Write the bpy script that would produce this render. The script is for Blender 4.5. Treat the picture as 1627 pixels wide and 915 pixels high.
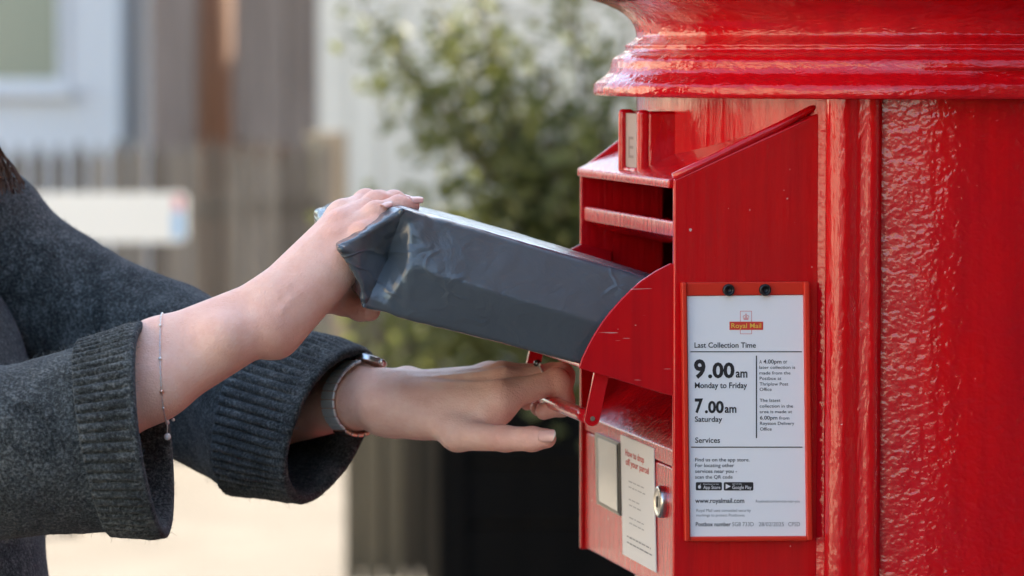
import bpy, bmesh, math, random
import numpy as np
from mathutils import Vector, Matrix, noise as mn
from mathutils.bvhtree import BVHTree

# ------------------------------------------------------------------ camera, world, sun, exposure
for o in list(bpy.data.objects):
    bpy.data.objects.remove(o, do_unlink=True)
SC = bpy.context.scene
COL = SC.collection
R_ = math.radians
FPX, CX, CY, HORIZON, EYE = 6101.0, 813.5, 457.5, 90.0, 1.45
PITCH = math.atan((CY - HORIZON) / FPX)
cam_d = bpy.data.cameras.new('camera'); cam = bpy.data.objects.new('camera', cam_d); COL.objects.link(cam)
cam_d.sensor_width = 36.0; cam_d.lens = FPX / 1627.0 * 36.0
cam_d.clip_start = 0.05; cam_d.clip_end = 600
cam.location = (0, 0, EYE); cam.rotation_euler = (math.pi / 2 - PITCH, 0, 0)
cam_d.dof.use_dof = True; cam_d.dof.focus_distance = 2.74; cam_d.dof.aperture_fstop = 7.2
cam_d.dof.aperture_blades = 9
SC.camera = cam

SUN_AZ = math.atan2(0.80, 0.60)      # from +Y towards +X: behind the scene, to the right
SUN_EL = R_(36)
w = bpy.data.worlds.new('World'); SC.world = w; w.use_nodes = True
nt = w.node_tree; bg = nt.nodes['Background']
sky = nt.nodes.new('ShaderNodeTexSky'); sky.sky_type = 'NISHITA'; sky.sun_disc = False
sky.sun_elevation = SUN_EL; sky.sun_rotation = SUN_AZ; sky.air_density = 1.0; sky.dust_density = 1.5; sky.ozone_density = 1.0
nt.links.new(sky.outputs[0], bg.inputs[0]); bg.inputs[1].default_value = 0.12
sl = bpy.data.lights.new('sun', 'SUN'); sun = bpy.data.objects.new('sun', sl); COL.objects.link(sun)
sl.energy = 4.2; sl.angle = R_(0.53); sl.color = (1.0, 0.93, 0.82)
sun.location = (6, 5, 8)
sd = Vector((math.sin(SUN_AZ) * math.cos(SUN_EL), math.cos(SUN_AZ) * math.cos(SUN_EL), math.sin(SUN_EL)))
sun.rotation_euler = sd.to_track_quat('Z', 'Y').to_euler()
SC.view_settings.view_transform = 'Standard'; SC.view_settings.look = 'None'
SC.view_settings.gamma = 1.0; SC.view_settings.exposure = 2.65; SC.view_settings.use_curve_mapping = False
try:
    SC.view_settings.use_white_balance = True; SC.view_settings.white_balance_temperature = 7000; SC.view_settings.white_balance_tint = 8
except Exception: pass
SC.render.engine = 'CYCLES'; SC.cycles.use_denoising = True
SC.cycles.max_bounces = 10; SC.cycles.diffuse_bounces = 5; SC.cycles.glossy_bounces = 5

# ------------------------------------------------------------------ helpers
rng = random.Random(4)
def V(*a): return Vector(a)
def ray(px, py):
    a, b = (px - CX) / FPX, (CY - py) / FPX
    c, s = math.cos(PITCH), math.sin(PITCH)
    return Vector((a, c + b * s, -s + b * c))
CAM = Vector((0, 0, EYE))
def P(px, py, y):
    d = ray(px, py); return CAM + d * (y / d.y)
# box frame: axis of the pillar, n = out of its front, t = towards the near side
TH = R_(12.0)
AX = Vector((0.3357, 2.97, 0))
NV = Vector((-math.cos(TH), -math.sin(TH), 0)); TV = Vector((math.sin(TH), -math.cos(TH), 0)); ZV = Vector((0, 0, 1))
def B(n, t, z): return AX + NV * n + TV * t + ZV * z
def on_t(px, py, t):
    d = ray(px, py); k = (t - (CAM - AX).dot(TV)) / d.dot(TV); return CAM + d * k
def on_n(px, py, n):
    d = ray(px, py); k = (n - (CAM - AX).dot(NV)) / d.dot(NV); return CAM + d * k
def nz(p): q = p - AX; return q.dot(NV), p.z
def tz(p): q = p - AX; return q.dot(TV), p.z

def tag(o, label=None, cat=None, group=None, kind=None):
    if label: o['label'] = label
    if cat: o['category'] = cat
    if group: o['group'] = group
    if kind: o['kind'] = kind
    return o
def empty(name, loc, label, cat, group=None):
    o = bpy.data.objects.new(name, None); COL.objects.link(o); o.location = loc; o.empty_display_size = .05
    return tag(o, label, cat, group)
def root_of(p):
    v = Vector((0, 0, 0))
    while p is not None:
        v = v + Vector(p.location); p = p.parent
    return v
def mesh_obj(name, verts, faces, mat, parent=None, smooth=False, kind=None):
    """verts in world coordinates; children are stored relative to their parent"""
    off = root_of(parent)
    me = bpy.data.meshes.new(name)
    if isinstance(verts, np.ndarray): vs = (verts - np.array(off)).tolist()
    else: vs = [tuple(Vector(v) - off) for v in verts]
    fs = faces.tolist() if isinstance(faces, np.ndarray) else faces
    me.from_pydata(vs, [], fs); me.validate(); me.update()
    if mat: me.materials.append(mat)
    if smooth: me.shade_smooth()
    o = bpy.data.objects.new(name, me); COL.objects.link(o); o.parent = parent
    if kind: o['kind'] = kind
    return o
def bm_obj(name, bm, mat, parent=None, smooth=False, kind=None):
    bmesh.ops.recalc_face_normals(bm, faces=bm.faces)
    vs = [v.co.copy() for v in bm.verts]; bm.verts.index_update()
    fs = [[v.index for v in f.verts] for f in bm.faces]; bm.free()
    return mesh_obj(name, vs, fs, mat, parent, smooth, kind)
def bevel(o, w=.002, seg=2, ang=35):
    m = o.modifiers.new('bevel', 'BEVEL'); m.width = w; m.segments = seg; m.limit_method = 'ANGLE'; m.angle_limit = R_(ang)
    o.data.shade_smooth()
    try:
        wn = o.modifiers.new('wn', 'WEIGHTED_NORMAL'); wn.keep_sharp = True
    except Exception: pass
    return o
def prism_bm(bm, pts_a, pts_b):
    a = [bm.verts.new(p) for p in pts_a]; b = [bm.verts.new(p) for p in pts_b]; n = len(a)
    bm.faces.new(a); bm.faces.new(b[::-1])
    for i in range(n): bm.faces.new((a[i], a[(i + 1) % n], b[(i + 1) % n], b[i]))
def box_bm(bm, o, ex, ey, ez):
    """oriented box from corner o with edge vectors"""
    prism_bm(bm, [o, o + ex, o + ex + ey, o + ey], [o + ez, o + ex + ez, o + ex + ey + ez, o + ey + ez])
def wbox(name, x0, x1, y0, y1, z0, z1, mat, parent=None, bev=0):
    bm = bmesh.new(); box_bm(bm, V(x0, y0, z0), V(x1 - x0, 0, 0), V(0, y1 - y0, 0), V(0, 0, z1 - z0))
    o = bm_obj(name, bm, mat, parent)
    if bev: bevel(o, bev)
    return o
def nbox(name, n0, n1, t0, t1, z0, z1, mat, parent=None, bev=0):
    bm = bmesh.new(); box_bm(bm, B(n0, t0, z0), NV * (n1 - n0), TV * (t1 - t0), ZV * (z1 - z0))
    o = bm_obj(name, bm, mat, parent)
    if bev: bevel(o, bev)
    return o
def nprism(name, poly, axis, a0, a1, mat, parent=None, bev=0):
    """poly of (n,z) extruded in t, or of (t,z) extruded in n"""
    f = (lambda p, a: B(p[0], a, p[1])) if axis == 't' else (lambda p, a: B(a, p[0], p[1]))
    bm = bmesh.new(); prism_bm(bm, [f(p, a0) for p in poly], [f(p, a1) for p in poly])
    o = bm_obj(name, bm, mat, parent)
    if bev: bevel(o, bev)
    return o
def tube(name, pts, r, mat, parent=None, seg=12, closed=False, kind=None, cap=True):
    pts = [Vector(p) for p in pts]; n = len(pts); rs = r if isinstance(r, (list, tuple)) else [r] * n
    vs, fs = [], []; up = None
    for i, p in enumerate(pts):
        if closed: d = (pts[(i + 1) % n] - pts[i - 1]).normalized()
        else: d = (pts[min(i + 1, n - 1)] - pts[max(i - 1, 0)]).normalized()
        if up is None: up = d.orthogonal().normalized()
        u = (up - d * up.dot(d)).normalized(); up = u; v = d.cross(u)
        for k in range(seg):
            a = 2 * math.pi * k / seg; vs.append(p + (u * math.cos(a) + v * math.sin(a)) * rs[i])
    m = n if closed else n - 1
    for i in range(m):
        for k in range(seg):
            j = (i + 1) % n; fs.append((i * seg + k, i * seg + (k + 1) % seg, j * seg + (k + 1) % seg, j * seg + k))
    if cap and not closed: fs.append(tuple(range(seg))[::-1]); fs.append(tuple((n - 1) * seg + k for k in range(seg)))
    return mesh_obj(name, vs, fs, mat, parent, True, kind)

# ------------------------------------------------------------------ materials
def newmat(name, color, rough=.5, metal=0.0, spec=.5, coat=0.0, **kw):
    m = bpy.data.materials.new(name); m.use_nodes = True; b = m.node_tree.nodes['Principled BSDF']
    b.inputs['Base Color'].default_value = (*color, 1); b.inputs['Roughness'].default_value = rough
    b.inputs['Metallic'].default_value = metal; b.inputs['Specular IOR Level'].default_value = spec
    b.inputs['Coat Weight'].default_value = coat
    for k, v in kw.items(): b.inputs[k.replace('_', ' ')].default_value = v
    return m
def nodes(m): return m.node_tree.nodes, m.node_tree.links, m.node_tree.nodes['Principled BSDF']
def n_coord(m, scale=(1, 1, 1)):
    N, L, b = nodes(m); g = N.new('ShaderNodeNewGeometry'); mp = N.new('ShaderNodeMapping'); mp.inputs['Scale'].default_value = scale
    L.new(g.outputs['Position'], mp.inputs[0]); return mp.outputs[0]
def n_noise(m, co, scale, detail=4, rough=.55, dist=0.0):
    N, L, b = nodes(m); t = N.new('ShaderNodeTexNoise'); t.inputs['Scale'].default_value = scale; t.inputs['Detail'].default_value = detail
    t.inputs['Roughness'].default_value = rough; t.inputs['Distortion'].default_value = dist; L.new(co, t.inputs['Vector']); return t.outputs['Fac']
def n_ramp(m, fac, stops):
    N, L, b = nodes(m); r = N.new('ShaderNodeValToRGB'); L.new(fac, r.inputs[0]); e = r.color_ramp.elements
    while len(e) < len(stops): e.new(.5)
    for i, (p, c) in enumerate(stops): e[i].position = p; e[i].color = (*c, 1) if len(c) == 3 else c
    return r.outputs[0]
def n_bump(m, fac, strength, dist, prev=None):
    N, L, b = nodes(m); u = N.new('ShaderNodeBump'); u.inputs['Strength'].default_value = strength; u.inputs['Distance'].default_value = dist
    L.new(fac, u.inputs['Height'])
    if prev is not None: L.new(prev, u.inputs['Normal'])
    return u.outputs[0]
def n_math(m, op, a, b_):
    N, L, b = nodes(m); t = N.new('ShaderNodeMath'); t.operation = op
    for i, x in enumerate((a, b_)):
        if isinstance(x, (int, float)): t.inputs[i].default_value = x
        else: L.new(x, t.inputs[i])
    return t.outputs[0]
def n_mix(m, fac, a, b_):
    N, L, b = nodes(m); t = N.new('ShaderNodeMix'); t.data_type = 'RGBA'
    for s, x in ((0, fac), (6, a), (7, b_)):
        if isinstance(x, (int, float)): t.inputs[s].default_value = x
        elif isinstance(x, tuple): t.inputs[s].default_value = (*x, 1)
        else: L.new(x, t.inputs[s])
    return t.outputs[2]
def setc(m, col): N, L, b = nodes(m); L.new(col, b.inputs['Base Color'])
def setn(m, nrm): N, L, b = nodes(m); L.new(nrm, b.inputs['Normal'])
def setr(m, f): N, L, b = nodes(m); L.new(f, b.inputs['Roughness'])

def paint(name, col, bumps, rough=.16, chips=0.0, dist=.4, scratch=0.0, det=5):
    """thick gloss paint: bumps = list of (scale vector, noise scale, strength, distance)"""
    m = newmat(name, col, rough, spec=.40, coat=.2); nodes(m)[2].inputs['Coat Roughness'].default_value = .03
    prev = None
    for sv, sc, st, di in bumps: prev = n_bump(m, n_noise(m, n_coord(m, sv), sc, det, .6, dist), st, di, prev)
    setn(m, prev)
    big = n_noise(m, n_coord(m), 14, 3)
    c = n_mix(m, n_ramp(m, big, [(.35, (0, 0, 0)), (.7, (1, 1, 1))]), col, (col[0] * .86, col[1] * 1.6, col[2] * 1.5))
    stk = n_noise(m, n_coord(m, (90, 90, 5)), 1.0, 4, .6); c = n_mix(m, n_ramp(m, stk, [(.42, (0, 0, 0)), (.72, (.55, .55, .55))]), c, (col[0] * .60, col[1] * 1.0, col[2] * 1.2))
    if chips:
        sp = n_noise(m, n_coord(m), 210, 2, .4); mask = n_ramp(m, sp, [(chips, (0, 0, 0)), (chips + .012, (1, 1, 1))])
        c = n_mix(m, mask, c, (.62, .45, .42))
    if scratch:
        N, L, b = nodes(m); g = N.new('ShaderNodeNewGeometry'); mp = N.new('ShaderNodeMapping'); mp.inputs['Rotation'].default_value = (0, R_(38), 0); mp.inputs['Scale'].default_value = (36, 36, 620)
        L.new(g.outputs['Position'], mp.inputs[0]); sf_ = n_noise(m, mp.outputs[0], 1.0, 2, .4); c = n_mix(m, n_ramp(m, sf_, [(scratch, (0, 0, 0)), (scratch + .02, (.8, .8, .8))]), c, (.60, .36, .34))
    setc(m, c); return m
RED = (.60, .0030, .0065)
M_red = paint('red_gloss_paint', RED, [((1, 1, .35), 110, .60, .0022), ((1, 1, 1), 330, .12, .0005)], .07, .80, det=2.5)
M_red_panel = paint('red_brushed_paint', RED, [((1, 1, .07), 170, .75, .0013), ((1, 1, 1), 34, .28, .0022)], .10, .775)
M_red_cast = paint('red_paint_on_cast_iron', (.55, .0028, .0075), [((1, 1, 1.1), 150, .45, .0021), ((1, 1, 1), 26, .30, .0040)], .05, dist=.15, det=1.5)
M_red_rim = paint('red_paint_on_mouldings', RED, [((.6, .6, 1.6), 100, .58, .0028), ((1, 1, 1), 260, .30, .0010)], .06, det=2)
M_red_metal = paint('red_worn_drawer_paint', (.55, .0032, .008), [((1, 1, 1), 240, .16, .0005)], .17, .785, scratch=.745)
M_frame = newmat('orange_red_plastic', (.62, .028, .012), .35, spec=.4)
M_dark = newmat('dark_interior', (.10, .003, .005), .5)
M_sheet = newmat('white_enamel_plate', (.80, .81, .82), .28, spec=.5)
M_label = newmat('white_vinyl_label', (.70, .68, .66), .4)
M_ink = newmat('black_print', (.022, .022, .024), .4)
M_ink2 = newmat('grey_print', (.20, .20, .21), .45)
M_printred = newmat('red_print', (.66, .05, .035), .4)
M_yellow = newmat('yellow_print', (.80, .52, .08), .4)
M_whiteprint = newmat('white_print', (.75, .75, .75), .4)
M_steel = newmat('brushed_steel', (.55, .53, .50), .28, 1.0)
M_black_bolt = newmat('black_steel', (.03, .03, .032), .35, .6)
M_silver = newmat('silver', (.80, .79, .78), .28, 1.0)
M_watch = newmat('brushed_watch_steel', (.80, .81, .83), .30, .45)
M_gold = newmat('rose_gold', (.75, .50, .40), .22, 1.0)
M_pearl = newmat('pearl', (.75, .72, .69), .2, spec=.6, coat=.5)
M_curtain = newmat('window_with_pale_blind', (.26, .28, .21), .15, spec=.5)
M_glass = newmat('window_glass', (.05, .06, .06), .04, spec=.6)

def wood(name, c1, c2, scale=1.0, rough=.8):
    m = newmat(name, c1, rough, spec=.25)
    g = n_noise(m, n_coord(m, (30 * scale, 30 * scale, 1.6)), 1.0, 6, .65, .6); big = n_noise(m, n_coord(m, (5, 5, .5)), 1.0, 2)
    f = n_math(m, 'ADD', n_math(m, 'MULTIPLY', g, .65), n_math(m, 'MULTIPLY', big, .35))
    setc(m, n_ramp(m, f, [(.32, c1), (.66, c2)])); setn(m, n_bump(m, g, .5, .004)); return m
M_picket = wood('weathered_grey_timber', (.095, .083, .066), (.20, .18, .15))
M_post = wood('pale_timber_post', (.17, .135, .09), (.30, .25, .18))
M_picket2 = wood('dark_weathered_timber', (.05, .042, .033), (.12, .105, .085))
M_board2 = wood('brown_boards', (.050, .042, .028), (.13, .112, .078))
M_board = wood('dark_boards', (.014, .012, .009), (.048, .041, .030))  # plain dark brown timber for the low board fence
M_shed = wood('brown_weatherboard', (.16, .118, .098), (.30, .235, .205))
M_trunk = wood('red_brown_post', (.06, .026, .012), (.13, .06, .032))
M_cream = wood('cream_boards', (.55, .53, .45), (.64, .62, .54), .6)
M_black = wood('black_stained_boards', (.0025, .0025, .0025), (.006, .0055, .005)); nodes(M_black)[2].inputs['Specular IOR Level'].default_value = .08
M_white_wall = newmat('white_render', (.72, .72, .73), .9, spec=.2)
setn(M_white_wall, n_bump(M_white_wall, n_noise(M_white_wall, n_coord(M_white_wall), 60, 4), .4, .006))
M_pipe = newmat('grey_downpipe', (.34, .37, .42), .5)
M_roof = newmat('slate_roof', (.10, .095, .10), .7)
M_brick = newmat('brick_wall', (.30, .14, .09), .85, spec=.2)
_bt = M_brick.node_tree.nodes.new('ShaderNodeTexBrick'); _bt.inputs['Scale'].default_value = 4.2
_bt.inputs['Color1'].default_value = (.33, .15, .09, 1); _bt.inputs['Color2'].default_value = (.24, .11, .075, 1); _bt.inputs['Mortar'].default_value = (.42, .39, .34, 1)
_g = M_brick.node_tree.nodes.new('ShaderNodeNewGeometry'); _sx = M_brick.node_tree.nodes.new('ShaderNodeSeparateXYZ'); _m = M_brick.node_tree.nodes.new('ShaderNodeCombineXYZ')
M_brick.node_tree.links.new(_g.outputs['Position'], _sx.inputs[0]); M_brick.node_tree.links.new(_sx.outputs[1], _m.inputs[0]); M_brick.node_tree.links.new(_sx.outputs[2], _m.inputs[1]); M_brick.node_tree.links.new(_m.outputs[0], _bt.inputs['Vector']); setc(M_brick, _bt.outputs[0])

M_ground = newmat('pale_gravel', (.42, .35, .265), .95, spec=.15)
_a = n_noise(M_ground, n_coord(M_ground), 3.2, 5); _b = n_noise(M_ground, n_coord(M_ground), 140, 3)
_f = n_math(M_ground, 'ADD', n_math(M_ground, 'MULTIPLY', _a, .6), n_math(M_ground, 'MULTIPLY', _b, .4))
setc(M_ground, n_ramp(M_ground, _f, [(.3, (.115, .102, .086)), (.7, (.175, .157, .136))])); setn(M_ground, n_bump(M_ground, _b, .7, .01))

M_parcel = newmat('grey_polythene', (.050, .061, .074), .25, spec=.6, coat=.2)
_p1 = n_noise(M_parcel, n_coord(M_parcel), 28, 4, .55, 1.2); _p2 = n_noise(M_parcel, n_coord(M_parcel), 420, 2)
_pn, _pl, _pb = nodes(M_parcel); _pv = _pn.new('ShaderNodeTexVoronoi'); _pv.feature = 'DISTANCE_TO_EDGE'; _pv.inputs['Scale'].default_value = 17
_pa = _pn.new('ShaderNodeVectorMath'); _pa.operation = 'MULTIPLY_ADD'; _pt = _pn.new('ShaderNodeTexNoise'); _pt.inputs['Scale'].default_value = 22; _pc = n_coord(M_parcel, (.8, 1, 1.5)); _pl.new(_pc, _pt.inputs['Vector'])
_pl.new(_pt.outputs['Color'], _pa.inputs[0]); _pa.inputs[1].default_value = (.06, .06, .06); _pl.new(_pc, _pa.inputs[2]); _pl.new(_pa.outputs[0], _pv.inputs['Vector'])
_pm = n_math(M_parcel, 'MULTIPLY', n_ramp(M_parcel, _pv.outputs['Distance'], [(0.0, (1, 1, 1)), (.05, (0, 0, 0))]), n_ramp(M_parcel, n_noise(M_parcel, n_coord(M_parcel), 15, 2), [(.5, (0, 0, 0)), (.68, (1, 1, 1))]))
setn(M_parcel, n_bump(M_parcel, _p2, .12, .0004, n_bump(M_parcel, _pm, .55, .0014, n_bump(M_parcel, _p1, .28, .004))))
setc(M_parcel, n_ramp(M_parcel, n_noise(M_parcel, n_coord(M_parcel), 9, 3), [(.3, (.060, .072, .083)), (.75, (.082, .096, .108))]))

M_skin = newmat('skin', (.60, .36, .28), .48, spec=.36)
_N, _L, _b3 = nodes(M_skin); _b3.inputs['Subsurface Weight'].default_value = .12
_b3.inputs['Subsurface Radius'].default_value = (1.0, .38, .22); _b3.inputs['Subsurface Scale'].default_value = .006
_at = _N.new('ShaderNodeAttribute'); _at.attribute_name = 'blush'
_s1 = n_noise(M_skin, n_coord(M_skin), 75, 6, .65); _s2 = n_noise(M_skin, n_coord(M_skin), 900, 3)
_sk = n_ramp(M_skin, _s1, [(.3, (.80, .44, .325)), (.5, (.85, .50, .38)), (.72, (.87, .56, .44))])
_sk = n_mix(M_skin, n_math(M_skin, 'MULTIPLY', _at.outputs['Fac'], .75), _sk, (.68, .25, .19))
_mot = n_ramp(M_skin, n_noise(M_skin, n_coord(M_skin), 24, 5, .7), [(.45, (0, 0, 0)), (.75, (.30, .30, .30))])
_sk = n_mix(M_skin, _mot, _sk, (.66, .30, .235))
setc(M_skin, _sk)
_vor = _N.new('ShaderNodeTexVoronoi'); _vor.inputs['Scale'].default_value = 780; _L.new(n_coord(M_skin), _vor.inputs['Vector'])
_vor2 = _N.new('ShaderNodeTexVoronoi'); _vor2.feature = 'DISTANCE_TO_EDGE'; _vor2.inputs['Scale'].default_value = 330; _mp2 = n_coord(M_skin, (.55, 1, 1.0)); _L.new(_mp2, _vor2.inputs['Vector'])
_cre = n_ramp(M_skin, _vor2.outputs['Distance'], [(0.0, (0, 0, 0)), (.16, (1, 1, 1))])
setr(M_skin, n_ramp(M_skin, _s1, [(.3, (.40, .40, .40)), (.7, (.58, .58, .58))]))
setn(M_skin, n_bump(M_skin, _s1, .30, .0014, n_bump(M_skin, _cre, .22, .0005, n_bump(M_skin, _vor.outputs['Distance'], .35, .0006))))
M_nail = newmat('fingernail', (.74, .41, .34), .30, spec=.5, coat=.1)
M_nail_tip = newmat('fingernail_tip', (.70, .54, .45), .2, spec=.5)

def knit(name, c1, c2, c3):
    m = newmat(name, c1, .95, spec=.12); _, _, b = nodes(m)
    b.inputs['Sheen Weight'].default_value = .18; b.inputs['Sheen Roughness'].default_value = .5; b.inputs['Sheen Tint'].default_value = (.50, .56, .64, 1)
    f1 = n_noise(m, n_coord(m), 480, 3, .75); f2 = n_noise(m, n_coord(m), 60, 3); f3 = n_noise(m, n_coord(m, (1, 1, 1)), 1500, 2)
    f = n_math(m, 'ADD', n_math(m, 'MULTIPLY', f1, .72), n_math(m, 'MULTIPLY', f2, .28))
    setc(m, n_ramp(m, f, [(.38, c1), (.52, c2), (.66, c3)]))
    setn(m, n_bump(m, f3, .6, .0008, n_bump(m, f1, .9, .0014))); return m
M_knit = knit('charcoal_knit', (.014, .016, .016), (.054, .060, .060), (.165, .176, .174))
M_fuzz = newmat('wool_fibre', (.16, .17, .175), .9)
M_trousers = newmat('navy_denim', (.012, .018, .032), .85)
M_shoe = newmat('black_leather', (.012, .012, .012), .35)
M_hair = newmat('auburn_hair', (.075, .022, .010), .42, spec=.5)
setn(M_hair, n_bump(M_hair, n_noise(M_hair, n_coord(M_hair, (160, 160, 9)), 1, 4), .9, .004))
setc(M_hair, n_ramp(M_hair, n_noise(M_hair, n_coord(M_hair, (120, 120, 7)), 1, 3), [(.3, (.035, .011, .006)), (.7, (.14, .045, .02))]))
M_eye = newmat('eye', (.6, .58, .55), .1)
M_leaf = newmat('shrub_leaf', (.06, .09, .028), .5, spec=.3)
_oi = n_noise(M_leaf, n_coord(M_leaf), 9, 3)
setc(M_leaf, n_ramp(M_leaf, _oi, [(.3, (.044, .064, .024)), (.52, (.105, .118, .042)), (.75, (.22, .205, .08))]))
_N4, _L4, _b4 = nodes(M_leaf); _tr = _N4.new('ShaderNodeBsdfTranslucent'); _tr.inputs[0].default_value = (.19, .205, .055, 1); _mx = _N4.new('ShaderNodeMixShader'); _mx.inputs[0].default_value = .38
_L4.new(_b4.outputs[0], _mx.inputs[1]); _L4.new(_tr.outputs[0], _mx.inputs[2]); _L4.new(_mx.outputs[0], _N4['Material Output'].inputs[0])
M_bark = newmat('bark', (.09, .065, .045), .9)
M_sign = newmat('white_sign_enamel', (.74, .74, .70), .3)
M_signblue = newmat('pale_blue_sign_print', (.30, .48, .68), .35)
M_signpink = newmat('pink_sign_print', (.66, .22, .26), .35)

# ------------------------------------------------------------------ the setting
def ground():
    s = 300; mesh_obj('ground', [(-s, -s, 0), (s, -s, 0), (s, s, 0), (-s, s, 0)], [(0, 1, 2, 3)], M_ground, kind='structure')
ground()
def X(px, d): return (px - CX) / FPX * d
def Z(py, d): return EYE - (py - HORIZON) / FPX * d

def window(parent, x0, x1, y, z0, z1, face=-1, nx=2, nzp=2, axis='x', glass=None):
    """a framed window standing 20 mm proud of a wall facing -y (axis x) or -x (axis y)"""
    def bx(nm, a0, a1, d0, d1, b0, b1, mat, par):
        if axis == 'x': return wbox(nm, a0, a1, y + d0, y + d1, b0, b1, mat, par)
        return wbox(nm, y + d0, y + d1, a0, a1, b0, b1, mat, par)
    f = bx('window', x0, x1, -.03, -.002, z0, z1, M_white_wall, parent)
    wv, hv = (x1 - x0), (z1 - z0)
    for i in range(nx):
        for j in range(nzp):
            a0 = x0 + .05 + i * (wv - .05) / nx; b0 = z0 + .05 + j * (hv - .05) / nzp
            bx('pane', a0, a0 + (wv - .05) / nx - .05, -.036, -.024, b0, b0 + (hv - .05) / nzp - .05, glass or M_glass, f)
    bx('sill', x0 - .05, x1 + .05, -.10, -.001, z0 - .06, z0 - .002, M_white_wall, f)
    return f

# unseen house added on the right to shade the box and the person
def shade_house():
    x0, x1, y0, y1, h = 3.0, 8.5, -3.0, 10.85, 5.6
    r = empty('shade_house', (5.75, 4.0, 0), 'red brick house with slate roof added out of view to shade the red postbox', 'house')
    wbox('wall', x0, x1, y0, y1, 0, h, M_brick, r)
    mid = (x0 + x1) / 2
    bm = bmesh.new(); prism_bm(bm, [V(x0 - .3, y0 - .2, h), V(x1 + .3, y0 - .2, h), V(mid, y0 - .2, h + 2.2)], [V(x0 - .3, y1 + .2, h), V(x1 + .3, y1 + .2, h), V(mid, y1 + .2, h + 2.2)])
    rf = bm_obj('roof', bm, M_roof, r); wbox('chimney', mid - .4, mid + .4, 4.0, 4.8, h + 1.6, h + 3.1, M_brick, rf)
    for yy in (-2.2, 1.2, 6.6, 9.2):
        for zz in (.9, 3.5): window(r, yy, yy + 1.2, x0, zz, zz + 1.25, axis='y')
    d = wbox('door', x0 - .05, x0 - .002, 4.6, 5.5, 0.05, 2.1, M_trunk, r); wbox('handle', x0 - .1, x0 - .05, 4.68, 4.74, 1.0, 1.1, M_steel, d)
shade_house()

def white_house():
    d = 24.0; x1 = X(238, d); x0 = -9.0
    r = empty('white_house', ((x0 + x1) / 2, d + 3, 0), 'white rendered house with large window behind the picket fence', 'house')
    wbox('wall', x0, x1, d, d + 6, 0, 5.4, M_white_wall, r)
    bm = bmesh.new(); prism_bm(bm, [V(x0 - .3, d - .3, 5.4), V(x0 - .3, d + 6.3, 5.4), V(x0 - .3, d + 3, 7.6)], [V(x1 + .3, d - .3, 5.4), V(x1 + .3, d + 6.3, 5.4), V(x1 + .3, d + 3, 7.6)])
    bm_obj('roof', bm, M_roof, r)
    window(r, X(-190, d), X(106, d), d, Z(138, d), Z(138, d) + 1.3, nx=1, nzp=1, glass=M_curtain)
    window(r, -7.6, -6.2, d, 1.25, 2.55)
    for k in (-7.6, -4.3): window(r, k, k + 1.2, d, 3.6, 4.8)
    tube('downpipe', [V(X(205, d), d - .06, .05), V(X(205, d), d - .06, 5.3)], .055, M_pipe, r)
white_house()

def boarded(name, label, cat, x0, x1, y, h, pitch, mat, depth, gap=.006, lap=True):
    r = empty(name, ((x0 + x1) / 2, y + depth / 2, 0), label, cat)
    wbox('wall', x0, x1, y + .03, y + depth, 0, h, mat, r)
    k = 0; x = x0
    while x < x1 - .01:
        xe = min(x + pitch - gap, x1); oy = -.012 * (k % 2) - .004 * rng.random()
        wbox('board', x, xe, y + oy, y + .028, 0.03, h - .02, mat, r); x += pitch; k += 1
    bm = bmesh.new(); m_ = y + depth / 2
    prism_bm(bm, [V(x0 - .2, y - .25, h), V(x0 - .2, y + depth + .25, h), V(x0 - .2, m_, h + 1.1)], [V(x1 + .2, y - .25, h), V(x1 + .2, y + depth + .25, h), V(x1 + .2, m_, h + 1.1)])
    bm_obj('roof', bm, M_roof, r)
    return r
d = 22.0
shed = boarded('garden_shed', 'brown timber boarded shed standing between white house and cream barn', 'shed', X(240, d), X(506, d), d, 2.4, .13, M_shed, 2.5)
d = 20.0
boarded('cream_barn', 'cream painted boarded barn behind the leafy shrub', 'barn', X(506, d), X(506, d) + 7.5, d, 3.6, .16, M_cream, 5)
# red-brown gate post with a rough top, in front of the shed
def old_post():
    d = 18.0; x = X(345, d)
    r = empty('wooden_post', (x, d, 0), 'dark red-brown timber post in front of the brown shed', 'post')
    pts = [V(x, d, 0), V(x + .01, d, .6), V(x - .01, d, 1.2), V(x, d, 2.1)]
    tube('shaft', pts, [.10, .095, .085, .085], M_trunk, r, 14)
    wbox('cap', x - .11, x + .11, d - .11, d + .11, 2.095, 2.15, M_trunk, r, .01)
    tube('rail_stub', [V(x + .05, d, 1.02), V(x + .36, d + .05, .98)], .05, M_trunk, r, 10)
old_post()

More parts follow.
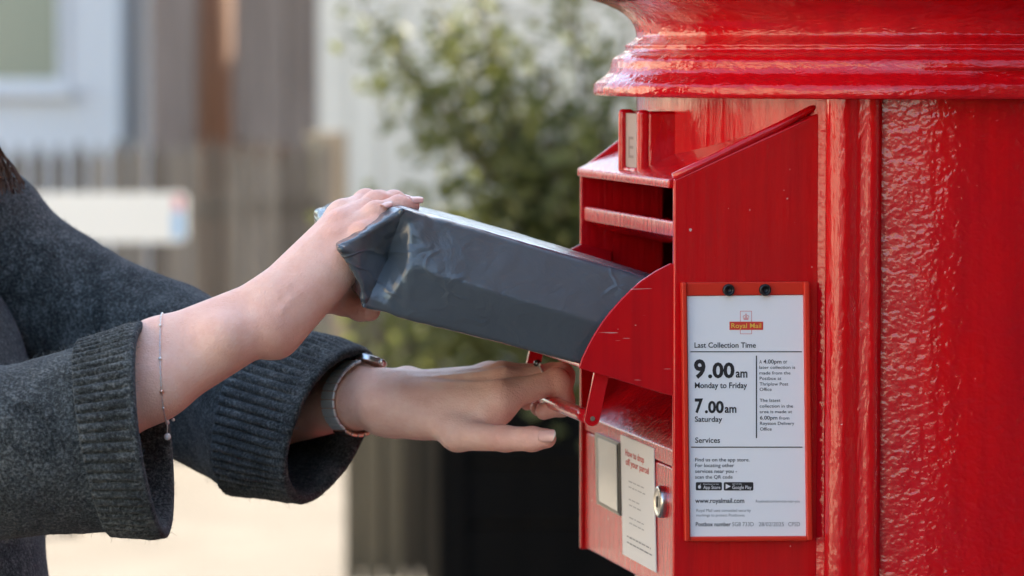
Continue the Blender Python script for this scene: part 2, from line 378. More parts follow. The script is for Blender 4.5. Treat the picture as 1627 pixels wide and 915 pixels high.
# weathered picket fence
def picket_fence():
    a = V(-4.2, 11.6, 0); b = V(X(528, 14.2), 14.2, 0); u = (b - a).normalized(); nrm = V(u.y, -u.x, 0); Ln = (b - a).length
    r = empty('picket_fence', (a + b) / 2, 'weathered grey picket fence running in front of white house', 'fence')
    s = 0.0
    for zc in (.32, .86):
        bm = bmesh.new(); box_bm(bm, a + V(0, 0, zc) + nrm * -.035, u * Ln, nrm * .03, V(0, 0, .08)); bm_obj('rail', bm, M_picket, r)
    k = 0
    while s < Ln - .06:
        h = 1.10 + rng.uniform(-.012, .012); wd = .052 + rng.uniform(-.004, .004); o = a + u * s + nrm * (.0 + rng.uniform(0, .006)) + V(0, 0, .05)
        bm = bmesh.new(); th = nrm * .02
        pr = [o, o + u * wd, o + u * wd + V(0, 0, h - .06), o + u * wd / 2 + V(0, 0, h), o + V(0, 0, h - .06)]
        prism_bm(bm, pr, [p + th for p in pr]); bm_obj('picket', bm, M_picket if rng.random() < .6 else M_picket2, r)
        s += .080; k += 1
    for s in (0.0, 2.2, Ln - .02):
        o = a + u * s + nrm * -.15
        bm = bmesh.new(); box_bm(bm, o, u * .11, nrm * .11, V(0, 0, 1.17)); bm_obj('post', bm, M_post, r)
picket_fence()

# low dark board fence nearer the box, in shade
def low_fence():
    d = 10.4; x0 = X(547, d); x1 = X(702, d)
    r = empty('board_fence', ((x0 + x1) / 2, d, 0), 'short dark weathered board fence beside the black planter', 'fence')
    x = x0; i = 0
    while x < x1 - .045:
        wd = .034 + .03 * rng.random(); h = .80 + rng.uniform(-.015, .015)
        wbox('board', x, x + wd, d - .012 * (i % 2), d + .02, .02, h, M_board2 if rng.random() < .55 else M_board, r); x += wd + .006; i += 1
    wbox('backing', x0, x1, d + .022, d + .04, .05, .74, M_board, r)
    wbox('post', x1 - .035, x1 + .01, d - .04, d + .018, 0, .86, M_board, r)
low_fence()

# black slatted planter with the shrub growing out of it
def planter():
    d = 8.4; x0 = X(706, d); x1 = x0 + .75; h = Z(640, d)
    r = empty('planter', ((x0 + x1) / 2, d + .25, 0), 'large black stained timber planter holding the leafy shrub', 'planter')
    n = 5
    for i in range(n):
        z0 = .03 + i * (h - .03) / n; z1 = z0 + (h - .03) / n - .008
        for nm, q in (('slat', (x0, x1, d, d + .025)), ('slat', (x0, x1, d + .475, d + .5)), ('slat', (x0, x0 + .025, d + .027, d + .473)), ('slat', (x1 - .025, x1, d + .027, d + .473))):
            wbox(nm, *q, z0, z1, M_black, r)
    for px_ in (x0 - .012, x1 - .045):
        for py_ in (d - .012, d + .455): wbox('corner_post', px_, px_ + .057, py_, py_ + .057, 0, h + .01, M_black, r)
    wbox('soil', x0 + .03, x1 - .03, d + .03, d + .47, .3, h - .05, newmat('soil', (.03, .022, .015), .95), r)
    return (x0 + x1) / 2, d + .25, h
pxc, pyc, ph = planter()

def shrub():
    r = empty('leafy_shrub', (pxc, pyc, ph - .06), 'loose leafy green shrub growing out of the black planter', 'shrub')
    R = random.Random(11); base = V(pxc, pyc, ph - .06)
    tips = []
    def limb(p0, p1, r0, r1, nm='branch'):
        mid = (p0 + p1) / 2 + V(R.uniform(-.03, .03), R.uniform(-.03, .03), R.uniform(.0, .05))
        tube(nm, [p0, mid, p1], [r0, (r0 + r1) / 2, r1], M_bark, r, 7); return mid
    tr = base + V(-.05, 0, .25); tube('trunk', [base, base + V(-.02, 0, .12), tr], [.022, .018, .015], M_bark, r, 8)
    targets = [(575, 15, 8.3), (620, 90, 8.5), (690, 30, 8.6), (700, 190, 8.4), (760, 60, 8.7), (790, 180, 8.5), (860, 110, 8.6), (800, 330, 8.5), (720, 420, 8.5),
               (880, 250, 8.4), (950, 180, 8.6), (960, 330, 8.5), (900, 430, 8.6), (640, 470, 8.6), (820, 520, 8.5), (1000, 60, 8.7), (1030, 250, 8.8), (690, 560, 8.6), (920, 560, 8.45), (760, 480, 8.8), (850, 380, 8.9), (1010, 450, 8.7), (740, -60, 8.6), (900, -80, 8.7)]
    lv, lf = [], []
    def leaf(p, size):
        d = V(R.gauss(0, 1), R.gauss(0, 1), R.gauss(0, .7)).normalized(); s = d.orthogonal().normalized(); s = (s * math.cos(R.random() * 6) + d.cross(s) * math.sin(R.random() * 6)).normalized()
        nn = d.cross(s); i = len(lv)
        lv.extend([p, p + d * size * .5 + s * size * .26 + nn * size * .06, p + d * size, p + d * size * .5 - s * size * .26 + nn * size * .06]); lf.append((i, i + 1, i + 2, i + 3))
    for (a, b_, c) in targets:
        t = P(a, b_, c); mid = limb(tr, t, .009, .003)
        low = max(0, min(1, (b_ - 60) / 350)); nl = int(150 + 330 * low)
        for q in range(nl):
            u = R.random() ** .7; base_p = mid.lerp(t, u) if R.random() < .8 else tr.lerp(mid, .5 + .5 * R.random())
            sp = .05 + .085 * low
            g_ = lambda s__: max(-1.6 * s__, min(1.6 * s__, R.gauss(0, s__)))
            leaf(base_p + V(g_(sp), g_(sp), g_(sp * .8)), R.uniform(.024, .055))
        for q in range(7):
            u = mid.lerp(t, R.random()); limb(u, u + V(R.gauss(0, .07), R.gauss(0, .07), R.gauss(.02, .06)), .003, .0012, 'twig')
    mesh_obj('crown', lv, lf, M_leaf, r, kind='stuff')
shrub()

# long white street sign on two short posts
def street_sign():
    d = 11.6; x0 = X(-70, d); x1 = X(297, d); z0 = Z(385, d); z1 = Z(306, d)
    r = empty('street_sign', ((x0 + x1) / 2, d, 0), 'low white nameplate sign with rounded ends in front of picket fence', 'sign')
    rad = .025; pts = []
    for cx, cz, a0 in ((x1 - rad, z1 - rad, 0), (x0 + rad, z1 - rad, 90), (x0 + rad, z0 + rad, 180), (x1 - rad, z0 + rad, 270)):
        for k in range(6): a = R_(a0 + 18 * k); pts.append((cx + rad * math.cos(a), cz + rad * math.sin(a)))
    bm = bmesh.new(); prism_bm(bm, [V(x, d, z) for x, z in pts], [V(x, d + .012, z) for x, z in pts]); bm_obj('plate', bm, M_sign, r)
    wbox('print', x1 - .045, x1 - .008, d - .002, d - .0005, z0 + .012, z0 + .095, M_signblue, r)
    wbox('print', x1 - .040, x1 - .012, d - .002, d - .0005, z0 + .10, z1 - .012, M_signpink, r)
    for xx in (x0 + .10, X(95, d)): wbox('post', xx, xx + .05, d + .012, d + .06, 0, z1 - .01, M_picket, r)
street_sign()

# tall hedge added unseen behind the camera to darken reflections in the paint
def screen_hedge():
    r = empty('screen_hedge', (3.6, -5.4, 0), 'tall clipped dark green hedge added out of view to darken reflections in the postbox', 'screen_hedge')
    R = random.Random(5); nx_, nz2 = 90, 26; x0, x1, h = -1.4, 11.0, 4.0; vs, fs = [], []
    for i in range(nx_ + 1):
        for k in range(nz2 + 1):
            u = k / nz2; a = u * math.pi; x = x0 + (x1 - x0) * i / nx_; e = min(1, min(i, nx_ - i) / 4 + .05)
            p = V(x, -5.4 + .7 * (1 if a < math.pi / 2 else -1) * abs(math.cos(a)) ** .35 * e, h * abs(math.sin(a)) ** .4 * (.8 + .2 * e))
            nn = mn.noise(p * 2.1) * .14 + mn.noise(p * 7) * .07 + R.uniform(-.03, .03); vs.append(p + V(0, nn if k not in (0, nz2) else 0, nn * .6 if k not in (0, nz2) else 0))
    for i in range(nx_):
        for k in range(nz2): fs.append((i * (nz2 + 1) + k, i * (nz2 + 1) + k + 1, (i + 1) * (nz2 + 1) + k + 1, (i + 1) * (nz2 + 1) + k))
    mesh_obj('crown', vs, fs, M_leaf, r)
    for i in range(9): tube('trunk', [V(x0 + .8 + i * 1.35, -5.4, 0), V(x0 + .8 + i * 1.35, -5.4, 2.4)], [.05, .03], M_bark, r, 8)
screen_hedge()

# unseen cream cottage added on the left to bounce sunlight onto the box
def cottage():
    x0, x1, y0, y1, h = -13.5, -8.0, -9.0, 11.0, 5.0
    r = empty('bounce_cottage', (-10.75, 1.0, 0), 'long sunlit cream rendered cottage added out of view to bounce sunlight onto the postbox', 'house')
    M_ = newmat('cream_render', (.66, .58, .46), .9, spec=.2)
    setn(M_, n_bump(M_, n_noise(M_, n_coord(M_), 50, 4), .4, .006))
    wbox('wall', x0, x1, y0, y1, 0, h, M_, r); mid = (x0 + x1) / 2
    bm = bmesh.new(); prism_bm(bm, [V(x0 - .3, y0 - .2, h), V(x1 + .3, y0 - .2, h), V(mid, y0 - .2, h + 2.2)], [V(x0 - .3, y1 + .2, h), V(x1 + .3, y1 + .2, h), V(mid, y1 + .2, h + 2.2)]); bm_obj('roof', bm, M_roof, r)
    for yy in (-7.5, -4.5, 1.5, 4.5, 8.0):
        for zz in (.95, 3.2):
            f = wbox('window', x1 + .002, x1 + .03, yy, yy + 1.1, zz, zz + 1.1, M_white_wall, r)
            for a in (0, 1):
                for b in (0, 1): wbox('pane', x1 + .024, x1 + .036, yy + .05 + a * .525, yy + .525 + a * .525, zz + .05 + b * .525, zz + .525 + b * .525, M_glass, f)
    d = wbox('door', x1 + .002, x1 + .05, -1.6, -.7, .05, 2.1, M_trunk, r); wbox('handle', x1 + .05, x1 + .1, -.86, -.8, 1.0, 1.1, M_steel, d)
cottage()
# ------------------------------------------------------------------ the red postbox
BOX = empty('postbox', (AX.x, AX.y, 0), 'tall red cast iron parcel postbox with open drawer and white notice', 'postbox')
RB = .240
TN, TF = .181, -.119           # near and far side panels of the parcel unit
NF = .2635                     # its front
Z_RIM = 1.4197
def cyl_point(r, ang, z):      # ang measured from the front (n) towards the near side (t)
    return B(r * math.cos(ang), r * math.sin(ang), z)
def revolve(name, prof, mat, a0=-math.pi, a1=math.pi, seg=160, rfun=None, lump=0.0):
    vs, fs = [], []; full = abs((a1 - a0) - 2 * math.pi) < 1e-6; na = seg if full else seg + 1
    for i in range(na):
        a = a0 + (a1 - a0) * i / seg
        for r, z in prof:
            rr = r if rfun is None else rfun(r, z, a)
            if r > .1: rr += lump * (mn.noise(Vector((math.cos(a) * 9, math.sin(a) * 9, z * 30))) + .6 * mn.noise(Vector((math.cos(a) * 30, math.sin(a) * 30, z * 60))))
            vs.append(cyl_point(rr, a, z))
    m = len(prof)
    for i in range(seg):
        j = (i + 1) % na
        for k in range(m - 1): fs.append((i * m + k, j * m + k, j * m + k + 1, i * m + k + 1))
    return mesh_obj(name, vs, fs, mat, BOX, True)
def smooth_prof(pts, n=5):
    out = []
    for i in range(len(pts) - 1):
        p0, p1, p2, p3 = (Vector(pts[max(i - 1, 0)]), Vector(pts[i]), Vector(pts[i + 1]), Vector(pts[min(i + 2, len(pts) - 1)]))
        for k in range(n):
            t = k / n; out.append(tuple(.5 * ((2 * p1) + (p2 - p0) * t + (2 * p0 - 5 * p1 + 4 * p2 - p3) * t * t + (3 * p1 - p0 - 3 * p2 + p3) * t ** 3)))
    return out + [tuple(pts[-1])]
# body: the cylinder is open where the parcel unit cuts through the door
A_U = math.asin(TN / RB) + .004
A_F = -math.asin(-TF / RB) - .004
z_lo, z_hi = 1.06, 1.408
revolve('body', [(RB, .34), (RB, Z_RIM + .01)], M_red_cast, A_U, 2 * math.pi + A_F, 200)
revolve('door', [(RB, .40), (RB, 1.0598)], M_red, A_F, A_U, 60)
revolve('door_head', [(RB - .0006, z_hi - .036), (RB - .0006, Z_RIM + .01)], M_red_panel, A_F, A_U, 60)
revolve('plinth', smooth_prof([(.262, 0), (.262, .22), (.258, .25), (.25, .27), (.250, .30), (.246, .33), (.2395, .345)]), M_black_bolt)
s_ax = 2.97 / FPX
def prof_px(px, py): return ((1503 - px) * s_ax, EYE - (py - HORIZON) * s_ax)
capp = [(RB - .004, Z_RIM + .002), (.255, Z_RIM), prof_px(946, 151), prof_px(942.5, 146), prof_px(943, 136), prof_px(947, 130), prof_px(958, 122), prof_px(966, 115), prof_px(970, 107), prof_px(972, 96), prof_px(979, 89), prof_px(989, 84), prof_px(993.5, 78), prof_px(993, 72), prof_px(1000, 67), prof_px(1008, 61),
        prof_px(1010, 54), prof_px(1005, 38), prof_px(990, 22), prof_px(964, 8), prof_px(938, 0), prof_px(916, -8), prof_px(908, -22), prof_px(911, -60), prof_px(925, -72), (.262, 1.545), (.225, 1.572), (.16, 1.598), (.08, 1.612), (.0005, 1.616)]
def lip(r, z, a):
    a = math.atan2(math.sin(a), math.cos(a)); k = 1 / (1 + math.exp((abs(a) - R_(76)) / .06))
    if z < Z_RIM + .022 and r > RB: return (RB + .004) + (r - RB - .004) * (.55 + .45 * k)
    return r
revolve('cap', [capp[0], capp[1]] + smooth_prof(capp[2:], 4), M_red_rim, seg=360, rfun=lip, lump=.0009)
# raised door-frame mouldings
def pilaster(sgn):
    a_lo, a_hi = R_(51.3), R_(60.6)
    sec = [(-.001, 0), (.010, .02), (.0150, .10), (.0175, .22), (.0180, .36), (.0165, .50), (.0120, .60), (.0105, .68), (.0112, .80), (.0105, .94), (.007, 1.0), (-.001, 1.0)]
    zs = list(np.linspace(.40, Z_RIM + .001, 40)); vs, fs = [], []
    for z in zs:
        for h, u in sec:
            wob = .0006 * mn.noise(Vector((u * 6, z * 30, 1.0))); vs.append(cyl_point(RB + h + (wob if h > 0 else 0), sgn * (a_lo + (a_hi - a_lo) * u), z))
    m = len(sec)
    for i in range(len(zs) - 1):
        for k in range(m - 1):
            q = (i * m + k, i * m + k + 1, (i + 1) * m + k + 1, (i + 1) * m + k); fs.append(q if sgn > 0 else q[::-1])
    mesh_obj('door_frame', vs, fs, M_red, BOX, True)
pilaster(1); pilaster(-1)

# parcel unit: side panels
nj = math.sqrt(RB ** 2 - TN ** 2)
def side_panel(t0, t1, nb):
    z_f, z_b = 1.3625, 1.411
    poly = [(NF, 1.06), (NF, z_f), (NF - .004, z_f + .0018), (nb, z_b), (nb, 1.06)]
    return nprism('side_panel', poly, 't', t0, t1, M_red_panel, BOX, .0016)
side_panel(TN - .005, TN, nj - .004)
side_panel(TF, TF + .005, .196)
# sloping roof with a rounded drip edge
roof = [(NF + .003, 1.3560), (NF + .003, 1.3622), (nj, 1.4105), (nj, 1.4045), (NF - .006, 1.3560)]
nprism('hood_roof', roof, 't', TF + .0052, TN - .0052, M_red_panel, BOX, .0014)
edge = [(1072, 285), (1120, 262), (1180, 232), (1240, 203), (1290, 176), (1306, 168)]
pe = [on_t(x, y, TN) for x, y in edge]
tube('panel_trim', [p + TV * -.003 + ZV * .0012 for p in pe], [.0034, .0034, .0034, .0032, .0026, .0008], M_red, BOX, 10)
# interior: back, dividing bar, curved lip
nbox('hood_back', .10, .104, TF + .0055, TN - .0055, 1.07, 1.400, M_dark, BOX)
bar_z1, bar_z0 = 1.3325, 1.3205
nbox('slot_bar', NF - .011, NF - .002, TF + .0055, TN - .0055, bar_z0, bar_z1, M_red_panel, BOX, .002)
vs, fs = [], []
prof = [(NF - .006, bar_z0 + .001), (NF - .010, bar_z0 - .003), (NF - .018, bar_z0 - .007), (NF - .030, bar_z0 - .010), (NF - .046, bar_z0 - .011), (NF - .046, bar_z0 - .008), (NF - .030, bar_z0 - .006), (NF - .018, bar_z0 - .003), (NF - .010, bar_z0 + .001)]
nprism('slot_lip', prof, 't', TF + .006, TN - .006, M_red, BOX, .0008)
nprism('slot_floor', [(NF - .012, bar_z1 - .004), (NF - .012, bar_z1 - .0015), (.106, bar_z1 - .030), (.106, bar_z1 - .034)], 't', TF + .0058, TN - .0058, M_red_panel, BOX)
# small plate holder on the door, above the roof
def plate_holder():
    h0, h1 = 1.3612, 1.4095
    t0, t1 = .004, .060; nf = NF - .001
    o = nbox('plate_holder', RB - .012, nf - .010, t0, t1, h0, h1, M_red, BOX, .003)
    nbox('rim', nf - .012, nf - .003, t1 - .010, t1 - .0003, h0, h1 + .001, M_red, o, .003)
    nbox('rim', nf - .012, nf, t0 + .0003, t0 + .008, h0, h1 + .001, M_red, o, .003)
    nbox('rim', nf - .012, nf - .002, t0 + .008, t1 - .010, h0, h0 + .006, M_red, o, .002)
    pl = nbox('plate', nf - .0105, nf - .0045, t0 + .009, t1 - .011, h0 + .006, h1 - .002, newmat('tan_tablet', (.34, .235, .195), .6), o)
    return o, nf
HOLD, H_NF = plate_holder()
# ledge and lower box
NL = NF - .003
zl = 1.1668
nprism('ledge', [(NL, zl - .012), (NL, zl), (NL - .003, zl + .003), (NL - .066, zl + .054), (NL - .072, zl + .050), (NL - .010, zl - .012)], 't', TF + .0055, TN - .0053, M_red_panel, BOX, .0012)
LOW = nbox('lower_box', .10, NL - .0005, TF + .0052, TN - .0052, 1.061, zl - .0125, M_red_panel, BOX, .002)
def quad_on_front(name, pxs, proud, mat, parent, thick=.001):
    base = [on_n(x, y, NL + proud) for x, y in pxs]
    bm = bmesh.new(); prism_bm(bm, base, [p - NV * thick for p in base]); return bm_obj(name, bm, mat, parent)
def shrink(q, k):
    cx = sum(p[0] for p in q) / 4; cy = sum(p[1] for p in q) / 4; return [(cx + (x - cx) * k, cy + (y - cy) * k) for x, y in q]
wq = [(945, 687.5), (982.5, 703.5), (984, 819.5), (948, 800)]
WF = quad_on_front('window_frame', wq, .0022, newmat('dull_steel', (.22, .20, .17), .4, .7), BOX, .0022)
M_win = newmat('card_behind_window', (.62, .60, .53), .12, spec=.6, coat=1.0)
iq = [(949, 694), (979, 707), (980.5, 812), (951.5, 796)]
quad_on_front('window_gasket', [(947.2, 691.5), (980.6, 705.8), (982.2, 815.6), (950, 797.6)], .0027, M_black_bolt, WF, .0004)
quad_on_front('pane', iq, .0032, M_win, WF, .0004)
LBL = quad_on_front('instruction_label', [(985.7, 690.5), (1038.3, 712.1), (1041.9, 909.5), (989.3, 880.5)], .0008, M_label, BOX, .0008)
def lock():
    c = on_n(1052.5, 797, NL); u = TV; v = ZV
    prof = [(.0118, -.001), (.0120, .0022), (.0114, .0036), (.0098, .0042), (.0092, .0038), (.0030, .0040), (.0004, .0040)]
    vs, fs = [], []; sg = 32
    for r, h in prof:
        for k in range(sg): a = 2 * math.pi * k / sg; vs.append(c + (u * math.cos(a) + v * math.sin(a)) * r + NV * h)
    for i in range(len(prof) - 1):
        for k in range(sg): fs.append((i * sg + k, i * sg + (k + 1) % sg, (i + 1) * sg + (k + 1) % sg, (i + 1) * sg + k))
    o = mesh_obj('lock', vs, fs, M_steel, BOX, True)
    bm = bmesh.new(); box_bm(bm, c + NV * .0039 - TV * .001 - ZV * .004, TV * .002, ZV * .008, NV * .0007); bm_obj('keyhole', bm, M_black_bolt, o)
lock()

# drawer, tilted out
arc = [(1066, 418), (1043, 430), (1019, 446), (1001, 461.5), (985, 478), (969, 496), (954.7, 515), (943, 533.5), (933, 552), (925, 569), (919.5, 585)]
low = [(1074, 631), (1120, 642), (1120, 430)]
T_D = TN - .0056
DR = nprism('drawer', [nz(on_t(x, y, T_D)) for x, y in arc + low], 't', T_D, T_D - .0030, M_red_metal, BOX, .0008)
f0 = on_t(919.5, 585, T_D - .003); f1 = on_t(1074, 631, T_D - .003)
nprism('drawer_side', [nz(on_t(x, y, T_D)) for x, y in arc + low], 't', TF + .0058, TF + .0088, M_red_metal, DR, .0008)
(n0, z0), (n1, z1) = nz(f0), nz(f1)
nprism('drawer_floor', [(n0 - .0005, z0 + .0036), (n0, z0 + .0006), (n1, z1 + .0006), (n1, z1 + .0042)], 't', TF + .009, T_D - .0031, M_red_metal, DR, .0006)
# handle
def handle():
    H = []
    e = on_t(941, 665, TN - .012); ne, ze = nz(e); top = on_t(955, 600, TN - .012); nt_, zt = nz(top)
    d = Vector((nt_ - ne, zt - ze)).normalized(); q = Vector((-d.y, d.x)); w_ = .0056
    poly = []
    for k in range(9):
        a = R_(180 + k * 22.5); v = q * math.cos(a) * w_ * -1 + d * math.sin(a) * w_; poly.append((ne + v.x, ze + v.y))
    up_ = Vector((nt_, zt)) + d * .008
    poly += [tuple(up_ + q * -w_), tuple(up_ + q * w_)]
    t_near = TN - .012
    hb = B(ne, t_near - .003, ze); L_h = .215
    hd = tube('handle', [hb - TV * (L_h * i / 8) for i in range(9)], .0052, M_red_metal, BOX, 20)
    for t0 in (t_near, t_near - L_h - .003):
        br = nprism('bracket', poly, 't', t0, t0 - .0032, M_red_metal, hd, .0005)
    c = B(ne, t_near + .0002, ze); vs = [c + (NV * math.cos(a) + ZV * math.sin(a)) * .0018 + TV * .0008 for a in np.linspace(0, 2 * math.pi, 10, endpoint=False)]
    mesh_obj('rivet', vs, [tuple(range(10))], M_steel, hd)
    return hb, L_h
HB, HL = handle()
def bar_at(y):
    k = (y - HB.y) / (-TV.y); return HB - TV * k

# notice plate on the near side panel
TP = TN + .0045
NB = BOX
def tquad(name, pxs, t0, t1, mat, parent, bev=0):
    bm = bmesh.new(); prism_bm(bm, [on_t(x, y, t1) for x, y in pxs], [on_t(x, y, t1) + TV * (t0 - t1) for x, y in pxs]); o = bm_obj(name, bm, mat, parent)
    if bev: bevel(o, bev)
    return o
NOTICE = tquad('notice_board', [(1084, 450), (1285, 448), (1289.5, 858), (1089, 860)], TN + .0003, TP - .0012, M_frame, BOX, .0006)
tquad('frame_side', [(1083.5, 449), (1091, 449), (1096.5, 860), (1089, 860)], TP - .0011, TP + .0042, M_frame, NOTICE, .0008)
tquad('frame_side', [(1278, 447.5), (1286, 447.5), (1291, 858.5), (1283, 858.5)], TP - .0011, TP + .0042, M_frame, NOTICE, .0008)
tquad('frame_side', [(1097, 853), (1282.5, 852), (1282.5, 859.5), (1097, 860.5)], TP - .0011, TP + .0030, M_frame, NOTICE, .0008)
tquad('frame_top', [(1091.5, 449), (1277.5, 447.5), (1277.7, 468), (1091.7, 470)], TP - .0011, TP + .0016, M_frame, NOTICE, .0006)
PLATE = tquad('notice_plate', [(1092, 470.5), (1277.7, 468.6), (1282, 851.5), (1097, 852.5)], TP - .001, TP + .0003, M_sheet, NOTICE)
for x in (1157, 1215):
    c = on_t(x, 460.5, TP + .0017); vs, fs = [], []
    prof = [(.0043, 0), (.0043, .0022), (.0037, .0030), (.0026, .0030), (.0023, .0022), (.0022, .0006), (.0002, .0006)]
    for r, h in prof:
        for k in range(24): a = 2 * math.pi * k / 24; vs.append(c + (-NV * math.cos(a) + ZV * math.sin(a)) * r + TV * h)
    for i in range(len(prof) - 1):
        for k in range(24): fs.append((i * 24 + k, i * 24 + (k + 1) % 24, (i + 1) * 24 + (k + 1) % 24, (i + 1) * 24 + k))
    mesh_obj('bolt', vs, fs, M_black_bolt, NOTICE, True)

# lettering: flat print, fitted to the pixel rectangle of each line on its plate
def text_mesh(body, bold):
    c = bpy.data.curves.new('txt', 'FONT'); c.body = body; c.size = 1.0; c.offset = bold; c.resolution_u = 3
    o = bpy.data.objects.new('txt', c); COL.objects.link(o)
    dg = bpy.context.evaluated_depsgraph_get(); me = o.evaluated_get(dg).to_mesh()
    v = np.array([x.co[:] for x in me.vertices]); f = [list(p.vertices) for p in me.polygons]
    o.evaluated_get(dg).to_mesh_clear(); bpy.data.objects.remove(o); bpy.data.curves.remove(c); return v, f
def lettering(body, x0, x1, y0, y1, mat, parent, place, bold=0.0):
    """y0 top of the capitals, y1 baseline; descenders hang below"""
    v, f = text_mesh(body, bold)
    capv, _ = text_mesh('H' if not body.islower() else body, bold)
    w0, w1 = v[:, 0].min(), v[:, 0].max(); hc = capv[:, 1].max()
    vs = [place(x0 + (p[0] - w0) / (w1 - w0) * (x1 - x0), y1 - p[1] / hc * (y1 - y0)) for p in v]
    return mesh_obj('lettering', vs, f, mat, parent)
def pl(x, y): return on_t(x, y, TP + .00055)
def pl2(x, y): return on_t(x, y, TP + .00080)
def line(x0, x1, y0, y1, mat=None):
    return mesh_obj('rule', [pl(x0, y0), pl(x1, y0), pl(x1, y1), pl(x0, y1)], [(0, 1, 2, 3)], mat or M_ink, PLATE)
T = lambda s, x0, x1, y0, y1, b=0.0, m=None: lettering(s, x0, x1, y0, y1, m or M_ink, PLATE, pl, b)
T('Last Collection Time', 1103.5, 1201, 544, 552.3, .012)
line(1097, 1274, 558, 559.6); line(1201, 1202.8, 565, 696); line(1098, 1275, 709.6, 711.2)
T('9', 1102.5, 1121, 571, 599.5, .035); T('.00', 1125, 1167, 576, 599.5, .035); T('am', 1169, 1187.5, 590, 599.5, .02)
T('Monday to Friday', 1104, 1187, 607.5, 616.5, .014)
T('7', 1104, 1117, 633, 655, .035); T('.00', 1120, 1150, 637, 655.5, .035); T('am', 1151.5, 1170, 646.5, 655.5, .02)
T('Saturday', 1104, 1147.5, 661.5, 670, .014); T('Services', 1104.5, 1144, 695, 703.5, .012)
small = [('A', 1206.5, 1210.5, 572, 577.5), ('4.00pm', 1213, 1241.5, 571, 577.5), ('or', 1244.5, 1251, 573, 577.5), ('later collection is', 1206.5, 1263.5, 581, 586), ('made from the', 1206.5, 1256, 590, 594.8),
         ('Postbox at', 1207, 1241.5, 598.5, 603.5), ('Thriplow Post', 1207, 1252.5, 607.5, 612.5), ('Office', 1207, 1226, 616, 621), ('The latest', 1207, 1240, 633.5, 638.5), ('collection in the', 1207, 1260, 642.5, 647.5),
         ('area is made at', 1207, 1258.5, 651.5, 656.3), ('6.00pm', 1207.5, 1235, 660.5, 666.5), ('from', 1238, 1254, 661.5, 666.5), ('Royston Delivery', 1207.5, 1262, 670, 675), ('Office', 1207.5, 1226, 679, 684)]
for s in small: T(*s, .008 if 'pm' in s[0] else .002)
for s in [('Find us on the app store.', 1104.5, 1191, 727.5, 733), ('For locating other', 1104.5, 1166.5, 736.5, 742), ('services near you -', 1104.5, 1171, 746, 751.3), ('scan the QR code', 1104.5, 1164, 755, 760.3)]: T(*s, .006)
T('www.royalmail.com', 1104.5, 1182.5, 791.5, 799, .012)
T('Royalmail.com/services-near-you', 1201, 1270.5, 794, 798.3, -.004, M_ink2)
T('Royal Mail uses concealed security', 1106.5, 1193, 808.5, 813, -.004, M_ink2); T('markings to protect Postboxes', 1106.5, 1183, 816.3, 820.5, -.004, M_ink2)
T('Postbox number', 1105.5, 1161, 829.5, 836, .010); T('SG8 733D', 1163.5, 1197.5, 829.5, 836, -.004, M_ink2); T('28/02/2025', 1205.5, 1245.5, 829.5, 836, -.004, M_ink2); T('CPSD', 1252.5, 1271, 829.5, 836, -.004, M_ink2)
# emblem: outlined upright box with a crown behind a red bar with yellow words
def rect_p(name, x0, x1, y0, y1, mat, f=pl): return mesh_obj(name, [f(x0, y0), f(x1, y0), f(x1, y1), f(x0, y1)], [(0, 1, 2, 3)], mat, PLATE)
rect_p('emblem_bar', 1159, 1212.5, 511, 524, M_printred)
lettering('Royal Mail', 1162, 1209.5, 513.5, 521, M_yellow, PLATE, pl2, .008)
for q in ((1176, 1194.5, 494, 494.6), (1176, 1176.6, 494.6, 511), (1193.9, 1194.5, 494.6, 511), (1176, 1176.6, 524, 530), (1193.9, 1194.5, 524, 530), (1176, 1194.5, 530, 530.6)): rect_p('emblem_line', *q, M_printred)
def crown():
    bm = bmesh.new()
    def strip(pts, w=.55):
        for (a, b_), (c, d) in zip(pts[:-1], pts[1:]):
            L = math.hypot(c - a, d - b_); ox, oy = -(d - b_) / L * w / 2, (c - a) / L * w / 2
            bm.faces.new([bm.verts.new(pl(a + ox, b_ + oy)), bm.verts.new(pl(c + ox, d + oy)), bm.verts.new(pl(c - ox, d - oy)), bm.verts.new(pl(a - ox, b_ - oy))])
    for s in (-1, 1): strip([(1185.3 + s * u, v) for u, v in ((0, 504.2), (.4, 502.2), (2, 501), (3.8, 501.4), (4.6, 503), (3.9, 505))])
    strip([(1181.2, 506), (1189.4, 506)], .8); strip([(1181.6, 507.6), (1189, 507.6)], .8); strip([(1185.3, 498), (1185.3, 501.6)], .6); strip([(1184.2, 499.2), (1186.4, 499.2)], .6); strip([(1183, 504), (1187.6, 504)], .7)
    return bm_obj('emblem_crown', bm, M_printred, PLATE)
crown()
def badge(x0, x1, y0, y1):
    r = 2.0; pts = []
    for cx, cy, a0 in ((x1 - r, y0 + r, -90), (x1 - r, y1 - r, 0), (x0 + r, y1 - r, 90), (x0 + r, y0 + r, 180)):
        for k in range(5): a = R_(a0 + 22.5 * k); pts.append(pl(cx + r * math.cos(a), cy + r * math.sin(a)))
    mesh_obj('store_badge', pts, [tuple(range(len(pts)))], M_ink, PLATE)
badge(1105.5, 1147, 766, 779); badge(1150, 1197, 766, 779.3)
lettering('App Store', 1117.5, 1144.5, 771.5, 776.8, M_whiteprint, PLATE, pl2, .008); lettering('Download on the', 1117.5, 1142, 768, 770, M_whiteprint, PLATE, pl2)
lettering('Google Play', 1163.5, 1194, 771.5, 776.8, M_whiteprint, PLATE, pl2, .008); lettering('GET IT ON', 1163.5, 1178, 768, 770, M_whiteprint, PLATE, pl2)
mesh_obj('badge_mark', [pl2(1153, 768.5), pl2(1161, 772.7), pl2(1153, 777)], [(0, 1, 2)], M_whiteprint, PLATE)
